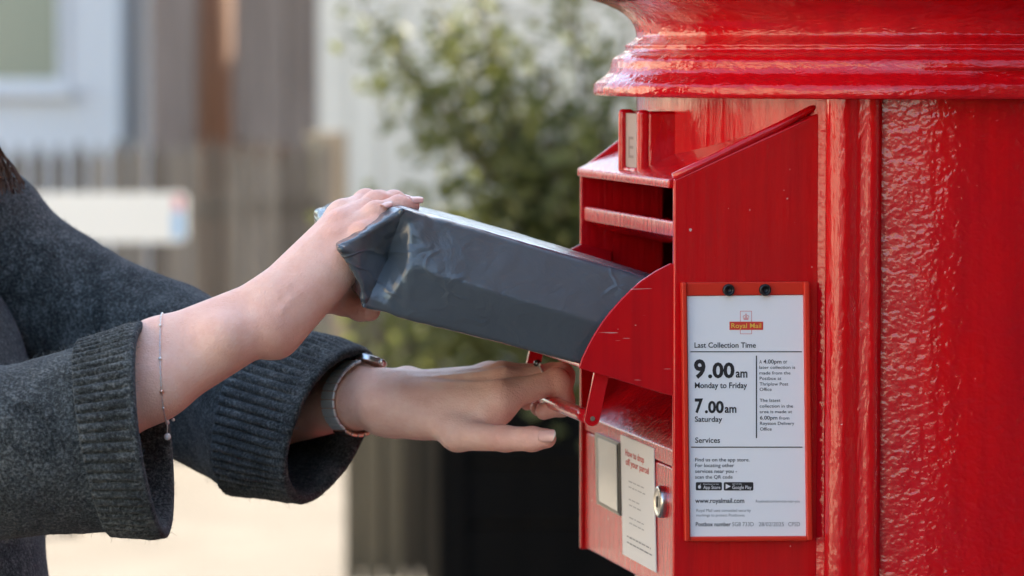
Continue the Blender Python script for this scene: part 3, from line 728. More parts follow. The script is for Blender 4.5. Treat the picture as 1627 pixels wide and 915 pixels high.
mesh_obj('badge_mark', [pl2(1111.5 + 2.6 * math.cos(a) * (1 - .12 * math.cos(2 * a)), 773.5 + 2.8 * math.sin(a)) for a in np.linspace(0, 2 * math.pi, 18, endpoint=False)], [tuple(range(18))], M_whiteprint, PLATE)
mesh_obj('badge_mark', [pl2(1111.6, 770.4), pl2(1113.6, 768), pl2(1113.2, 769.8)], [(0, 1, 2)], M_whiteprint, PLATE)
# label on the lower box: lines follow its slanted edges
def lab(u, v):
    q = [(985.7, 690.5), (1038.3, 712.1), (1041.9, 909.5), (989.3, 880.5)]
    x = (q[0][0] * (1 - u) + q[1][0] * u) * (1 - v) + (q[3][0] * (1 - u) + q[2][0] * u) * v
    y = (q[0][1] * (1 - u) + q[1][1] * u) * (1 - v) + (q[3][1] * (1 - u) + q[2][1] * u) * v
    return on_n(x, y, NL + .0011)
def LT(s, u0, u1, v0, v1, mat, b=0.0): lettering(s, u0, u1, v0, v1, mat, LBL, lab, b)
LT('How to drop', .14, .70, .10, .155, M_printred, .02); LT('off your parcel', .14, .84, .175, .23, M_printred, .02)
# the small print is too soft in focus to read: rows of word-length marks
M_ink3 = newmat('faint_grey_print', (.34, .33, .33), .5)
def word_row(u0, u1, v, h, mat, seed):
    r_ = random.Random(seed); bm = bmesh.new(); u = u0
    while u < u1 - .02:
        e = min(u1, u + r_.uniform(.05, .13)); hh = h * r_.uniform(.8, 1.0)
        bm.faces.new([bm.verts.new(lab(a, c)) for a, c in ((u, v), (e, v), (e, v + hh), (u, v + hh))]); u = e + .025
    bm_obj('small_print', bm, mat, LBL)
for i, e in enumerate((.68, .56, .66)):
    word_row(.22, e, .355 + .15 * i, .010, M_ink3, i); word_row(.22, e + .04, .402 + .15 * i, .010, M_ink3, i + 9)
word_row(.14, .86, .822, .012, M_ink2, 31); word_row(.14, .92, .872, .012, M_ink2, 32)
# faded letter on the small tablet
def tab(u, v): return B(H_NF - .0043, .022 + u * .016, 1.390 - v * .016)
lettering('E', 0, 1, 0, 1, newmat('faded_print', (.20, .12, .10), .6), HOLD, tab)
# ------------------------------------------------------------------ the parcel
def parcel():
    t0 = TN - .021; Wp = .195
    def nr(px, py, dt=0.0): return on_t(px, py, t0) + TV * dt
    def fr(p, k=1.0, up=.0): return p - TV * Wp * k + ZV * up
    # stations: near-top, near-mid, near-bottom in pixels, with push in or out
    top = [(541.5, 392.5), (570, 376.5), (604, 356), (641, 334), (660, 337.5), (740, 357), (830, 383), (920, 409), (1020, 437.5), (1120, 468)]
    mid = [(540, 394.5), (566, 402), (596, 409), (624, 413.5), (648, 421.5), (735, 449), (830, 478), (925, 505), (1010, 531), (1110, 560)]
    bot = [(541.5, 396.5), (556, 423), (573, 452), (578, 488), (610, 498.5), (700, 521), (790, 545), (870, 565), (945, 585), (1045, 611)]
    dm = [0, .004, -.010, -.022, .003, .007, .008, .008, .007, .004]
    db = [0, .006, .004, .000, -.002, 0, 0, 0, 0, 0]
    dt_ = [0, .004, -.003, -.004, -.007, -.009, -.009, -.009, -.008, -.006]
    Tn = nr(538, 394.5, .009); Tf = P(503, 340, 2.905)
    rings = []
    for i in range(len(top)):
        a, b_, c = nr(*top[i], dt_[i]), nr(*mid[i], dm[i]), nr(*bot[i], db[i])
        if i == 0:
            q = [Tn.lerp(Tf, k) for k in (.02, .35, .68, .98)]; u = ZV * .0008
            ring = [q[0] + u, q[1] + u, q[2] + u, q[3] + u, Tf, q[3] - u, q[2] - u, q[1] - u, q[0] - u, Tn]
        else:
            k = min(1, i / 3.0); up = .005
            ft = fr(a, 1, up); fm = fr(b_, 1.02); fb = fr(c, 1)
            sag = [.0, .004, .006, .004, .002, .003, .004, .004, .003, .002][i]
            raise_b = [0, .012, .016, .010, .004, 0, 0, 0, 0, 0][i]
            if i < 3:   # the end of the bag folds in towards the seam
                f = i / 3.0; ft = Tf.lerp(ft, f) + ZV * .004; fm = Tf.lerp(fm, f); fb = Tf.lerp(fb, f)
            ring = [a, a.lerp(ft, .33) + ZV * sag, a.lerp(ft, .67) + ZV * sag, ft, fm, fb, c.lerp(fb, .67) + ZV * raise_b, c.lerp(fb, .33) + ZV * raise_b, c, b_]
        rings.append(ring)
    n = 10; bm = bmesh.new(); cl = bm.edges.layers.float.new('crease_edge'); vl = bm.verts.layers.float.new('crease_vert')
    vv = [[bm.verts.new(p) for p in r] for r in rings]
    for a_, b_ in ((0, 9), (0, 4), (3, 0), (3, 8), (3, 9)): vv[a_][b_][vl] = 1.0
    for i in range(len(rings) - 1):
        for k in range(n): bm.faces.new((vv[i][k], vv[i][(k + 1) % n], vv[i + 1][(k + 1) % n], vv[i + 1][k]))
    bm.faces.new(vv[0]); bm.faces.new(vv[-1][::-1])
    bm.edges.ensure_lookup_table()
    def cr(i, k, j, l, c):
        e = bm.edges.get((vv[i][k], vv[j][l]))
        if e: e[cl] = c
    for i in range(len(rings) - 1):
        for k, c in ((0, .93), (3, .85), (5, .8), (8, .93), (9, .93)): cr(i, k, i + 1, k, c)
    for k in range(n): cr(0, k, 0, (k + 1) % n, .9); cr(len(rings) - 1, k, len(rings) - 1, (k + 1) % n, .8)
    cr(3, 0, 3, 9, .85); cr(3, 9, 3, 8, .55); cr(2, 9, 2, 8, .7); cr(4, 9, 4, 0, .45); cr(4, 9, 4, 8, .5)
    bmesh.ops.recalc_face_normals(bm, faces=bm.faces)
    me = bpy.data.meshes.new('cage'); bm.to_mesh(me); bm.free()
    tmp = bpy.data.objects.new('cage', me); COL.objects.link(tmp)
    s = tmp.modifiers.new('s', 'SUBSURF'); s.levels = 5; s.render_levels = 5
    dg = bpy.context.evaluated_depsgraph_get(); ev = tmp.evaluated_get(dg); m2 = ev.to_mesh()
    nv = len(m2.vertices); co = np.empty(nv * 3); m2.vertices.foreach_get('co', co); co = co.reshape(-1, 3)
    nr_ = np.array([v.normal[:] for v in m2.vertices]); fs = [tuple(p.vertices) for p in m2.polygons]
    ev.to_mesh_clear(); bpy.data.objects.remove(tmp)
    # crumples: strong at the gathered end, faint along the flat sides
    Pm = np.array(nr(640, 410)); out = co.copy()
    for i in range(nv):
        p = co[i]; s_ = (p[0] - Pm[0]); k = 1 / (1 + math.exp(s_ / .022))
        q = Vector(p)
        r1 = 1 - abs(mn.noise(q * 26 + Vector((3, 1, 7)))) * 2; r2 = 1 - abs(mn.noise(Vector((q.x * 70, q.y * 40, q.z * 55)))) * 2
        h = (.0012 * r1 + .0010 * r2) * (.07 + 1.0 * k) + .0011 * mn.noise(q * 9) + .0003 * mn.noise(q * 45)
        tw = abs(((mn.noise(q * 13 + Vector((1, 4, 2))) * 2.4) % 1.0) - .5); tw2 = abs(((mn.noise(Vector((q.x * 34, q.y * 20, q.z * 30))) * 2.2) % 1.0) - .5)
        sd_ = min((q - Tn).length, .03) / .03; k = k * sd_ * sd_
        h += (.0030 * tw + .0020 * tw2) * (k + .035) - .002 * k
        out[i] = p + nr_[i] * h
    o = mesh_obj('parcel', out, fs, M_parcel, None, True)
    tag(o, 'dark grey polythene mailing bag parcel held in the open drawer', 'parcel')
    q = [(958, 478), (1012, 492), (1004, 531), (950, 514)]
    bm = bmesh.new(); a_ = [nr(x, y, (-.0015 if y < 500 else .0085) + .0004) for x, y in q]; prism_bm(bm, a_, [p_ - TV * .0012 for p_ in a_])
    bm_obj('sealing_flap', bm, newmat('dark_polythene', (.028, .038, .046), .3), o)
    return o
PARCEL = parcel()
# ------------------------------------------------------------------ signed-distance modelling for the body
def surface_nets(F, org, h):
    nx, ny, nz_ = F.shape; S = F < 0
    cells = (nx - 1, ny - 1, nz_ - 1); acc = np.zeros((np.prod(cells), 3)); cnt = np.zeros(np.prod(cells)); quads = []
    def cid(i, j, k): return (i * cells[1] + j) * cells[2] + k
    for ax in range(3):
        sl0 = [slice(None)] * 3; sl1 = [slice(None)] * 3; sl0[ax] = slice(0, -1); sl1[ax] = slice(1, None)
        ch = np.argwhere(S[tuple(sl0)] != S[tuple(sl1)])
        if len(ch) == 0: continue
        b1, b2 = (ax + 1) % 3, (ax + 2) % 3
        ok = (ch[:, b1] > 0) & (ch[:, b1] < cells[b1]) & (ch[:, b2] > 0) & (ch[:, b2] < cells[b2]); ch = ch[ok]
        e1 = ch.copy(); e1[:, ax] += 1
        f0 = F[ch[:, 0], ch[:, 1], ch[:, 2]]; f1 = F[e1[:, 0], e1[:, 1], e1[:, 2]]
        pos = ch.astype(float); pos[:, ax] += f0 / (f0 - f1)
        ids = []
        for d1, d2 in ((-1, -1), (0, -1), (0, 0), (-1, 0)):
            c = ch.copy(); c[:, b1] += d1; c[:, b2] += d2; q = cid(c[:, 0], c[:, 1], c[:, 2]); ids.append(q)
            np.add.at(acc, q, pos); np.add.at(cnt, q, 1)
        q = np.stack(ids, 1); flip = f0 > 0; q[flip] = q[flip][:, ::-1]; quads.append(q)
    used = np.nonzero(cnt)[0]; remap = -np.ones(len(cnt), int); remap[used] = np.arange(len(used))
    v = acc[used] / cnt[used][:, None] * h + org
    return v, remap[np.concatenate(quads)]
def smin(a, b, k):
    if k <= 0: return np.minimum(a, b)
    t = np.clip(.5 + .5 * (b - a) / k, 0, 1); return b * (1 - t) + a * t - k * t * (1 - t)
class Field:
    def __init__(s, lo, hi, h):
        s.lo = np.array(lo, float); s.h = h; s.n = np.ceil((np.array(hi) - s.lo) / h).astype(int) + 1
        s.ax = [s.lo[i] + h * np.arange(s.n[i]) for i in range(3)]; s.F = np.full(s.n, 1.0, np.float32)
    def copy_empty(s):
        f = Field.__new__(Field); f.lo, f.h, f.n, f.ax = s.lo, s.h, s.n, s.ax; f.F = np.full(s.n, 1.0, np.float32); return f
    def region(s, lo, hi):
        a = np.clip(np.floor((lo - s.lo) / s.h).astype(int), 0, s.n); b = np.clip(np.ceil((hi - s.lo) / s.h).astype(int) + 1, 0, s.n)
        sl = tuple(slice(a[i], b[i]) for i in range(3)); g = np.meshgrid(*[s.ax[i][sl[i]] for i in range(3)], indexing='ij'); return sl, g
    def cone(s, a, b, r0, r1, k=.004, sub=False):
        a, b = np.array(a, float), np.array(b, float); m = max(r0, r1) + k + 3 * s.h + .012
        sl, (X_, Y_, Z_) = s.region(np.minimum(a, b) - m, np.maximum(a, b) + m)
        if X_.size == 0: return
        ab = b - a; L2 = max(ab @ ab, 1e-12); t = np.clip(((X_ - a[0]) * ab[0] + (Y_ - a[1]) * ab[1] + (Z_ - a[2]) * ab[2]) / L2, 0, 1)
        d = np.sqrt((X_ - a[0] - t * ab[0]) ** 2 + (Y_ - a[1] - t * ab[1]) ** 2 + (Z_ - a[2] - t * ab[2]) ** 2) - (r0 + (r1 - r0) * t)
        s.F[sl] = -smin(-s.F[sl], d, k) if sub else smin(s.F[sl], d, k)
    def ell(s, c, r, k=.01, rot=None, sub=False):
        c, r = np.array(c, float), np.array(r, float); m = r.max() + k + 3 * s.h + .02
        sl, (X_, Y_, Z_) = s.region(c - m, c + m); p = np.stack([X_ - c[0], Y_ - c[1], Z_ - c[2]], -1)
        if rot is not None: p = p @ np.array(rot)
        k0 = np.linalg.norm(p / r, axis=-1); k1 = np.linalg.norm(p / (r * r), axis=-1) + 1e-9; d = k0 * (k0 - 1) / k1
        s.F[sl] = -smin(-s.F[sl], d, k) if sub else smin(s.F[sl], d, k)
    def mesh(s): return surface_nets(s.F, s.lo, s.h)

PERSON = empty('person', (-.47, 2.92, 0), 'person in a charcoal knitted jumper posting a parcel and pulling the handle', 'person')
SKIN_V, SKIN_F, BLUSH = [], [], []
def add_skin(v, f, blush_pts):
    off = sum(len(x) for x in SKIN_V); SKIN_V.append(v); SKIN_F.append(f + off)
    b = np.zeros(len(v))
    for p, r, a in blush_pts: b = np.maximum(b, a * np.exp(-((v - np.array(p)) ** 2).sum(1) / (r * r)))
    BLUSH.append(b)
NAILS = []
def hand(joint, palm, lo, hi, blush, ridges=()):
    """joint: dict finger -> list of (point, radius); palm: list of (a, b, r0, r1, k)"""
    body = Field(lo, hi, .00105)
    for a, b, r0, r1, k in palm: body.cone(a, b, r0, r1, k)
    fing = body.copy_empty()
    for nm, js in joint.items():
        one = body.copy_empty()
        for (a, ra), (b, rb) in zip(js[:-1], js[1:]): one.cone(a, b, ra, rb, .0035)
        for (a, ra) in (js[1:-1] if nm != 'thumb' else []): one.cone(a, a, ra * 1.045, ra * 1.045, .004)     # knuckle
        fing.F = smin(fing.F, one.F, .0012)
    body.F = smin(body.F, fing.F, .0085)
    for a, b, r0, r1, k in ridges: body.cone(a, b, r0, r1, k)
    v, f = body.mesh(); add_skin(v, f, blush)

# --- far (left) hand, hooked over the drawer handle
L = {}
W_L = P(612, 637, 2.885)
nd = Vector((0.05, -.46, .89)).normalized()
j = {
 'index': [(P(797, 630, 2.846), .0108), (P(885, 606, 2.864), .0092), (P(893, 643, 2.872), .0078), (P(864, 654, 2.868), .0062)],
 'middle': [(P(803, 609, 2.866), .0112), (P(891, 598, 2.883), .0094), (P(894, 637, 2.889), .0080), (P(866, 651, 2.886), .0064)],
 'ring': [(P(795, 598, 2.887), .0105), (P(880, 597, 2.901), .0088), (P(882, 634, 2.906), .0076), (P(856, 648, 2.904), .0064)],
 'pinky': [(P(778, 596, 2.905), .0092), (P(842, 597, 2.918), .0076), (P(858, 624, 2.921), .0068), (P(838, 640, 2.920), .0058)],
 'thumb': [(P(728, 692, 2.838), .0112), (P(803, 697, 2.808), .0094), (P(846, 697.5, 2.797), .0088), (P(868, 696.5, 2.791), .0073)],
}
LJ = j
wb = P(600, 637, 2.89); s_l = Vector((0, .85, .40)).normalized() * .0085
pm = [(P(380, 655, 3.02) + s_l * q, P(560, 628, 2.912) + s_l * q, .030, .0205, .01) for q in (-1, 1)]
pm += [(P(560, 628, 2.912) + s_l * q, W_L + s_l * q, .0205, .0178, .01) for q in (-1, 1)]
pm += [(W_L + s_l * q, P(640, 640, 2.876) + s_l * q * 1.3, .0175, .016, .01) for q in (-1, 1)]
for nm, q, r in (('index', -1.1, .0128), ('middle', -.3, .0128), ('ring', .5, .0120), ('pinky', 1.2, .0112)):
    e = j[nm][0][0]; pm.append((W_L + s_l * q + nd * .002, e - nd * .001, r + .001, j[nm][0][1] - .0005, .010))
    pm.append((W_L + s_l * q - nd * .006, e - nd * .011, .013, .0105, .012))
pm += [(P(640, 655, 2.872), P(724, 686, 2.840), .0170, .0085, .012), (P(680, 655, 2.866), P(770, 655, 2.846), .016, .0115, .012), (P(728, 688, 2.840), P(778, 664, 2.848), .0095, .006, .012)]
rid = [(W_L + nd * .013, P(800, 607, 2.866) + nd * .0092, .0015, .002, .006), (W_L + nd * .012, P(795, 627, 2.848) + nd * .0090, .0015, .002, .006), (P(646, 600, 2.905), P(648, 600, 2.905), .008, .008, .010)]
bl = [(p, .013, .75) for nm in j for p, r in j[nm][1:-1]] + [(j[nm][0][0] + nd * .009, .011, .5) for nm in ('index', 'middle', 'ring')] + [(j[nm][-1][0], .011, .6) for nm in j] + [(P(845, 700, 2.79), .012, .25)]
hand(j, pm, (-.235, 2.76, 1.13), (.075, 3.06, 1.27), bl, rid)

# --- near (right) hand, gripping the end of the parcel
W_R = P(424, 498, 2.702)
nR = Vector((-.45, -.62, .62)).normalized()
j = {
 'pinky': [(P(538, 415, 2.726), .0098), (P(578, 371, 2.730), .0078), (P(597, 357, 2.741), .0070), (P(606, 353, 2.747), .0056)],
 'ring': [(P(541, 384, 2.736), .0108), (P(598, 341, 2.748), .0089), (P(633, 329.5, 2.762), .0078), (P(653, 327.5, 2.770), .0062)],
 'middle': [(P(545, 360, 2.746), .0112), (P(598, 324.5, 2.770), .0090), (P(626, 322, 2.786), .0080), (P(640, 325, 2.795), .0066)],
 'index': [(P(545, 344, 2.766), .0108), (P(582, 322, 2.797), .0090), (P(604, 322, 2.815), .0080), (P(618, 326, 2.826), .0066)],
 'thumb': [(P(508, 468, 2.792), .0118), (P(545, 479, 2.795), .0100), (P(573, 489, 2.785), .0093), (P(587, 493, 2.778), .0080)],
}
RJ = j
s_r = Vector((.10, .62, .78)).normalized() * .0105
F0, F1 = P(40, 700, 2.664), P(250, 586, 2.680)
pm = [(F0 + s_r * q * 1.2, F1 + s_r * q * 1.1,   .030, .0245, .012) for q in (-1, 1)] + [(F1 + s_r * q * 1.1, W_R + s_r * q, .0245, .0172, .012) for q in (-1, 1)]
for nm, q, r in (('index', 1.25, .0125), ('middle', .45, .0128), ('ring', -.45, .0122), ('pinky', -1.2, .0118)):
    e = j[nm][0][0]; pm.append((W_R + s_r * q + nR * .001, e, r + .0015, j[nm][0][1] - .0003, .010))
    pm.append((W_R + s_r * q - nR * .008, e - nR * .010, .0135, .0100, .012))
pm += [(P(440, 532, 2.706), P(522, 446, 2.732), .0160, .0115, .010), (P(460, 500, 2.745), P(506, 470, 2.785), .0150, .0125, .012), (P(480, 480, 2.75), P(545, 400, 2.775), .014, .010, .012), (P(500, 462, 2.770), P(548, 440, 2.785), .013, .010, .012)]
vein = lambda a, b, c, d: [(a.lerp(b, q / 5) + c * math.sin(q * 1.1) * d, a.lerp(b, (q + 1) / 5) + c * math.sin((q + 1) * 1.1) * d, .0012, .0012, .005) for q in range(5)]
rid = [(P(352, 534, 2.672), P(350, 535, 2.672), .0085, .0085, .024), (W_R + nR * .0135, j['ring'][0][0] + nR * .0088, .0013, .0016, .006), (W_R + nR * .0135 + s_r * .4, j['middle'][0][0] + nR * .0090, .0013, .0016, .006)]
bl = [(p, .012, .6) for nm in j for p, r in j[nm][1:-1]] + [(j[nm][0][0] + nR * .008, .012, .5) for nm in ('pinky', 'ring', 'middle')] + [(j[nm][-1][0], .010, .8) for nm in j] + [(P(575, 489, 2.765), .016, .8), (P(490, 455, 2.69), .014, .28), (P(430, 540, 2.69), .02, .2)]
rid += vein(P(445, 495, 2.6855), P(515, 430, 2.7155), s_r.normalized(), .002) + vein(P(440, 470, 2.692), P(520, 392, 2.7265), s_r.normalized(), -.002)
hand(j, pm, (-.36, 2.60, 1.16), (-.045, 2.86, 1.37), bl, rid)

# --- the rest of the body (mostly under clothes, head out of frame)
SH_R, SH_L = V(-.615, 2.80, 1.335), V(-.475, 3.09, 1.335)
mid_s = (SH_R + SH_L) / 2; fwd = V(.93, -.37, 0).normalized(); side = (SH_L - SH_R).normalized()
EL_R, EL_L = P(-75, 715, 2.66), V(-.30, 3.07, 1.19)
bod = Field((-.80, 2.55, 0.0), (-.15, 3.35, 1.76), .0085)
hip = V(-.55, 2.95, .86)
for s_ in (-1, 1):
    bod.cone(hip + side * .08 * s_, hip + side * .085 * s_ + fwd * .01 - ZV * .39, .078, .050, .03); bod.cone(hip + side * .085 * s_ + fwd * .01 - ZV * .39, hip + side * .085 * s_ - ZV * .80, .052, .034, .03)
    bod.cone(hip + side * .085 * s_ - ZV * .815, hip + side * .09 * s_ - ZV * .825 + fwd * .13, .030, .024, .02)
    bod.cone(hip + side * .055 * s_ + ZV * .02, mid_s + side * .07 * s_ - ZV * .13, .085, .095, .05)
bod.cone(SH_R, SH_L, .044, .044, .04); bod.cone(SH_R, EL_R, .036, .032, .02); bod.cone(SH_L, EL_L, .036, .032, .02)
bod.cone(EL_R, F0, .036, .034, .02); bod.cone(EL_L, P(380, 655, 3.02), .036, .030, .02)
HC = mid_s + V(0, 0, .255) + fwd * .03
bod.cone(mid_s + ZV * .02, HC - ZV * .07 - fwd * .01, .055, .048, .03)
v, f = bod.mesh(); add_skin(v, f, [])
hd = Field(tuple(HC - V(.13, .13, .17)), tuple(HC + V(.14, .13, .15)), .0032)
rot = [[fwd.x, side.x, 0], [fwd.y, side.y, 0], [0, 0, 1]]
hd.ell(HC + ZV * .025 - fwd * .012, (.092, .072, .088), .02, rot); hd.ell(HC - ZV * .035 + fwd * .026, (.062, .056, .078), .03, rot)
hd.cone(HC - ZV * .085 + fwd * .062, HC - ZV * .085 + fwd * .066, .018, .018, .03)
for s_ in (-1, 1):
    hd.ell(HC + fwd * .083 + side * .030 * s_ + ZV * .002, (.014, .017, .012), .012, rot, True)
    hd.ell(HC + side * .073 * s_ - ZV * .01 - fwd * .012, (.016, .007, .028), .008, rot)
    hd.ell(HC + fwd * .062 + side * .036 * s_ - ZV * .028, (.020, .020, .018), .02, rot)
hd.cone(HC + fwd * .082 + ZV * .004, HC + fwd * .100 - ZV * .030, .007, .0095, .012)
for s_ in (-1, 1): hd.cone(HC + fwd * .092 + side * .009 * s_ - ZV * .033, HC + fwd * .092 + side * .010 * s_ - ZV * .033, .007, .007, .006)
hd.cone(HC + fwd * .082 - side * .018 - ZV * .054, HC + fwd * .082 + side * .018 - ZV * .054, .0065, .0065, .006); hd.cone(HC + fwd * .081 - side * .015 - ZV * .064, HC + fwd * .081 + side * .015 - ZV * .064, .0070, .0070, .006)
hd.cone(HC - ZV * .06 - fwd * .01, HC - ZV * .16 - fwd * .02, .047, .050, .02)
v, f = hd.mesh(); add_skin(v, f, [(HC + fwd * .085 - ZV * .058, .02, .7), (HC + fwd * .095 - ZV * .03, .015, .4)])
BODY = mesh_obj('body', np.concatenate(SKIN_V), np.concatenate(SKIN_F), M_skin, PERSON, True)
at = BODY.data.attributes.new('blush', 'FLOAT', 'POINT'); at.data.foreach_set('value', np.concatenate(BLUSH).astype(np.float32))
for s_ in (-1, 1):
    bm = bmesh.new(); bmesh.ops.create_uvsphere(bm, u_segments=16, v_segments=10, radius=.0125)
    for v_ in bm.verts: v_.co += HC + fwd * .067 + side * .030 * s_ + ZV * .001
    e = bm_obj('eye', bm, M_eye, BODY, True)
    bm = bmesh.new(); bmesh.ops.create_uvsphere(bm, u_segments=12, v_segments=8, radius=.0055)
    for v_ in bm.verts: v_.co += HC + fwd * .0748 + side * .030 * s_ + ZV * .001
    bm_obj('iris', bm, M_hair, e, True)
BV = BVHTree.FromPolygons([tuple(x) for x in np.concatenate(SKIN_V)], [tuple(int(q) for q in x) for x in np.concatenate(SKIN_F)])
def hit(px, py):
    d = ray(px, py).normalized(); h = BV.ray_cast(CAM + d * 2.3, d, 1.5); return h[0], h[1]

# fingernails: curved plates laid on the finger backs
def nail(tip, prev, normal, wid, ln, over=.0018):
    """tip: finger-tip centre, prev: last joint, normal: back of the finger"""
    d = (tip - prev).normalized(); n_ = (normal - d * normal.dot(d)).normalized(); s_ = d.cross(n_)
    vs, fs, tipf = [], [], []; nu, nv = 10, 8
    for i in range(nu + 1):
        u = i / nu
        for k in range(nv + 1):
            q = (k / nv - .5) * 2; roundb = 1 - .35 * max(0, (.25 - u) / .25) ** 2; roundt = 1 - .45 * max(0, (u - .78) / .22) ** 2
            wv_ = q * wid / 2 * roundb * roundt; a = wv_ / (wid * .62)
            base = tip + d * (-.45 * ln + u * ln + (-.0012 * q * q if u > .7 else 0))
            src = base + n_ * .03 + s_ * (math.sin(a) * wid * .62)
            h = BV.ray_cast(src, -n_, .05); z_ = (h[0] - base).dot(n_) if h[0] is not None else None
            vs.append([base, wv_, a, z_, u])
    zs = [x[3] for x in vs if x[3] is not None]; zmax = max(zs) if zs else .006
    out = [b + s_ * (math.sin(a) * wid * .62) + n_ * (zmax + .0005 - (1 - math.cos(a)) * wid * .75 - (.0010 * max(0, u - .5))) for b, w_, a, z_, u in vs]
    for i in range(nu):
        for k in range(nv): fs.append((i * (nv + 1) + k, i * (nv + 1) + k + 1, (i + 1) * (nv + 1) + k + 1, (i + 1) * (nv + 1) + k))
    o = mesh_obj('fingernail', out, fs, M_nail, BODY, True); o.data.materials.append(M_nail_tip)
    for p in o.data.polygons:
        if p.index // nv >= nu - 1: p.material_index = 1
    sm = o.modifiers.new('t', 'SOLIDIFY'); sm.thickness = .0007; sm.offset = -1
def jn(J, f): return J[f][-1][0], J[f][-2][0]
a, b = jn(LJ, 'thumb'); nail(a + (a - b).normalized() * .0042, b, V(.0, -.93, .38), .0112, .0145)
for f_, n_ in (('ring', V(.1, -.62, .78)), ('pinky', V(0, -.62, .78)), ('middle', V(.1, -.5, .86)), ('index', V(.1, -.4, .9))):
    a, b = jn(RJ, f_); nail(a + (a - b).normalized() * .0022, b, n_, .0090 if f_ != 'pinky' else .0078, .0120)



# ------------------------------------------------------------------ jumper
def catmull(pts, n):
    out = []; m = len(pts)
    for i in range(m - 1):
        p0, p1, p2, p3 = pts[max(i - 1, 0)], pts[i], pts[i + 1], pts[min(i + 2, m - 1)]
        for k in range(n):
            t = k / n; out.append(.5 * ((2 * p1) + (p2 - p0) * t + (2 * p0 - 5 * p1 + 4 * p2 - p3) * t * t + (3 * p1 - p0 - 3 * p2 + p3) * t ** 3))
    out.append(pts[-1]); return out
def ring_spec(top, bot, y, dep, nx=0.0, ny=0.0):
    """top/bottom silhouette pixels at depth y, half depth, and how far (px) the near side slides in the picture"""
    a, b = P(*top, y), P(*bot, y); c = (a + b) / 2
    near = P((top[0] + bot[0]) / 2 + nx, (top[1] + bot[1]) / 2 + ny, y - dep)
    return np.array([*c, *(a - c), *(near - c)])
def loft_rings(specs, n): return catmull(specs, n)
def ring_pts(r, N, disp=None, sq=.0):
    c, vv, dd = r[:3], r[3:6], r[6:9]; out = []
    for k in range(N):
        a = 2 * math.pi * k / N; ca, sa = math.cos(a), math.sin(a)
        p = c + vv * ca + dd * sa
        if disp is not None:
            o = vv / max(np.linalg.norm(vv), 1e-6) * ca + dd / max(np.linalg.norm(dd), 1e-6) * sa; o = o / np.linalg.norm(o)
            p = p + o * disp(k / N, p)
        out.append(p)
    return np.array(out)
def loft(rows):
    N = len(rows[0]); v = np.concatenate(rows); fs = []
    for i in range(len(rows) - 1):
        for k in range(N): fs.append((i * N + k, i * N + (k + 1) % N, (i + 1) * N + (k + 1) % N, (i + 1) * N + k))
    return v, np.array(fs)
def folds(seed, amp, fx=9.0):
    o = Vector((seed * 3.1, seed * 1.7, seed))
    def f(u, p):
        q = Vector(p); return amp * (mn.noise(Vector((q.x * fx * .8, q.y * fx, q.z * fx)) + o) + .45 * mn.noise(q * fx * 2.3 + o)) + .0005 * mn.noise(q * 130)
    return f
def cuff(front, back, ribs, seed, parent, thick=.0050, inner=.085):
    """turned-up ribbed cuff: inside, over the front fold, back along the outside to its own edge"""
    N = ribs * 8; rows = []
    ax_ = (front[:3] - back[:3]); Lc = np.linalg.norm(ax_); ax_ = ax_ / Lc
    wob = folds(seed, .0035, 12)
    def rib(u, amp): return amp * (abs(math.sin(math.pi * u * ribs)) ** .5 - .75)
    def row(s, off, amp):
        """s: 0 front .. 1 back edge (may run past 1 inside)"""
        r = front + (back - front) * s
        def disp(u, p): return off + rib(u, amp) + wob(u, p) * (1 if s < 1.05 else .6)
        return ring_pts(r, N, disp)
    for s in (1.15, .8, .5, .25, .10): rows.append(row(s, -thick * .9, .0004))
    for s, off in ((.035, -thick * .75), (.008, -thick * .35), (-.004, thick * .10), (.004, thick * .55), (.02, thick * .85)): rows.append(row(s, off, .0004))
    for s in (.05, .08): rows.append(row(s, thick, .0005))
    for s in np.linspace(.16, .96, 16): rows.append(row(s, thick * 1.04, .0040 if s > .17 else .0016))
    for s, off in ((.985, thick * .95), (1.0, thick * .55), (1.004, thick * .1), (1.0, -thick * .4)): rows.append(row(s, off, .0009))
    v, f = loft(rows); o = mesh_obj('cuff', v, f, M_knit, parent, True); return o, v, f

def sleeve_rows(specs, n, N, seed, amp, fx=9): d = folds(seed, amp, fx); return [ring_pts(r, N, d) for r in loft_rings(specs, n)]
# near sleeve
nf_ = ring_spec((226, 520), (266, 843), 2.672, .058, -24, 8); nb_ = ring_spec((122, 551), (172, 843), 2.672, .060, -20, 0)
ns = [nb_ * 1.0 + (nf_ - nb_) * .5, nb_, ring_spec((60, 566), (90, 846), 2.67, .064, -14, 0), ring_spec((0, 577), (10, 853), 2.668, .066, -6, 0), ring_spec((-70, 560), (-70, 850), 2.675, .068, 0, 0),
      ring_spec((-150, 530), (-190, 830), 2.69, .068, 0, 0), ring_spec((-230, 440), (-380, 690), 2.72, .068, 0, 0), ring_spec((-350, 340), (-510, 560), 2.76, .066, 0, 0), ring_spec((-450, 262), (-620, 455), 2.80, .066, 0, 0), ring_spec((-540, 250), (-690, 430), 2.84, .06, 0, 0)]
rowsN = sleeve_rows(ns, 14, 160, 2, .0055)
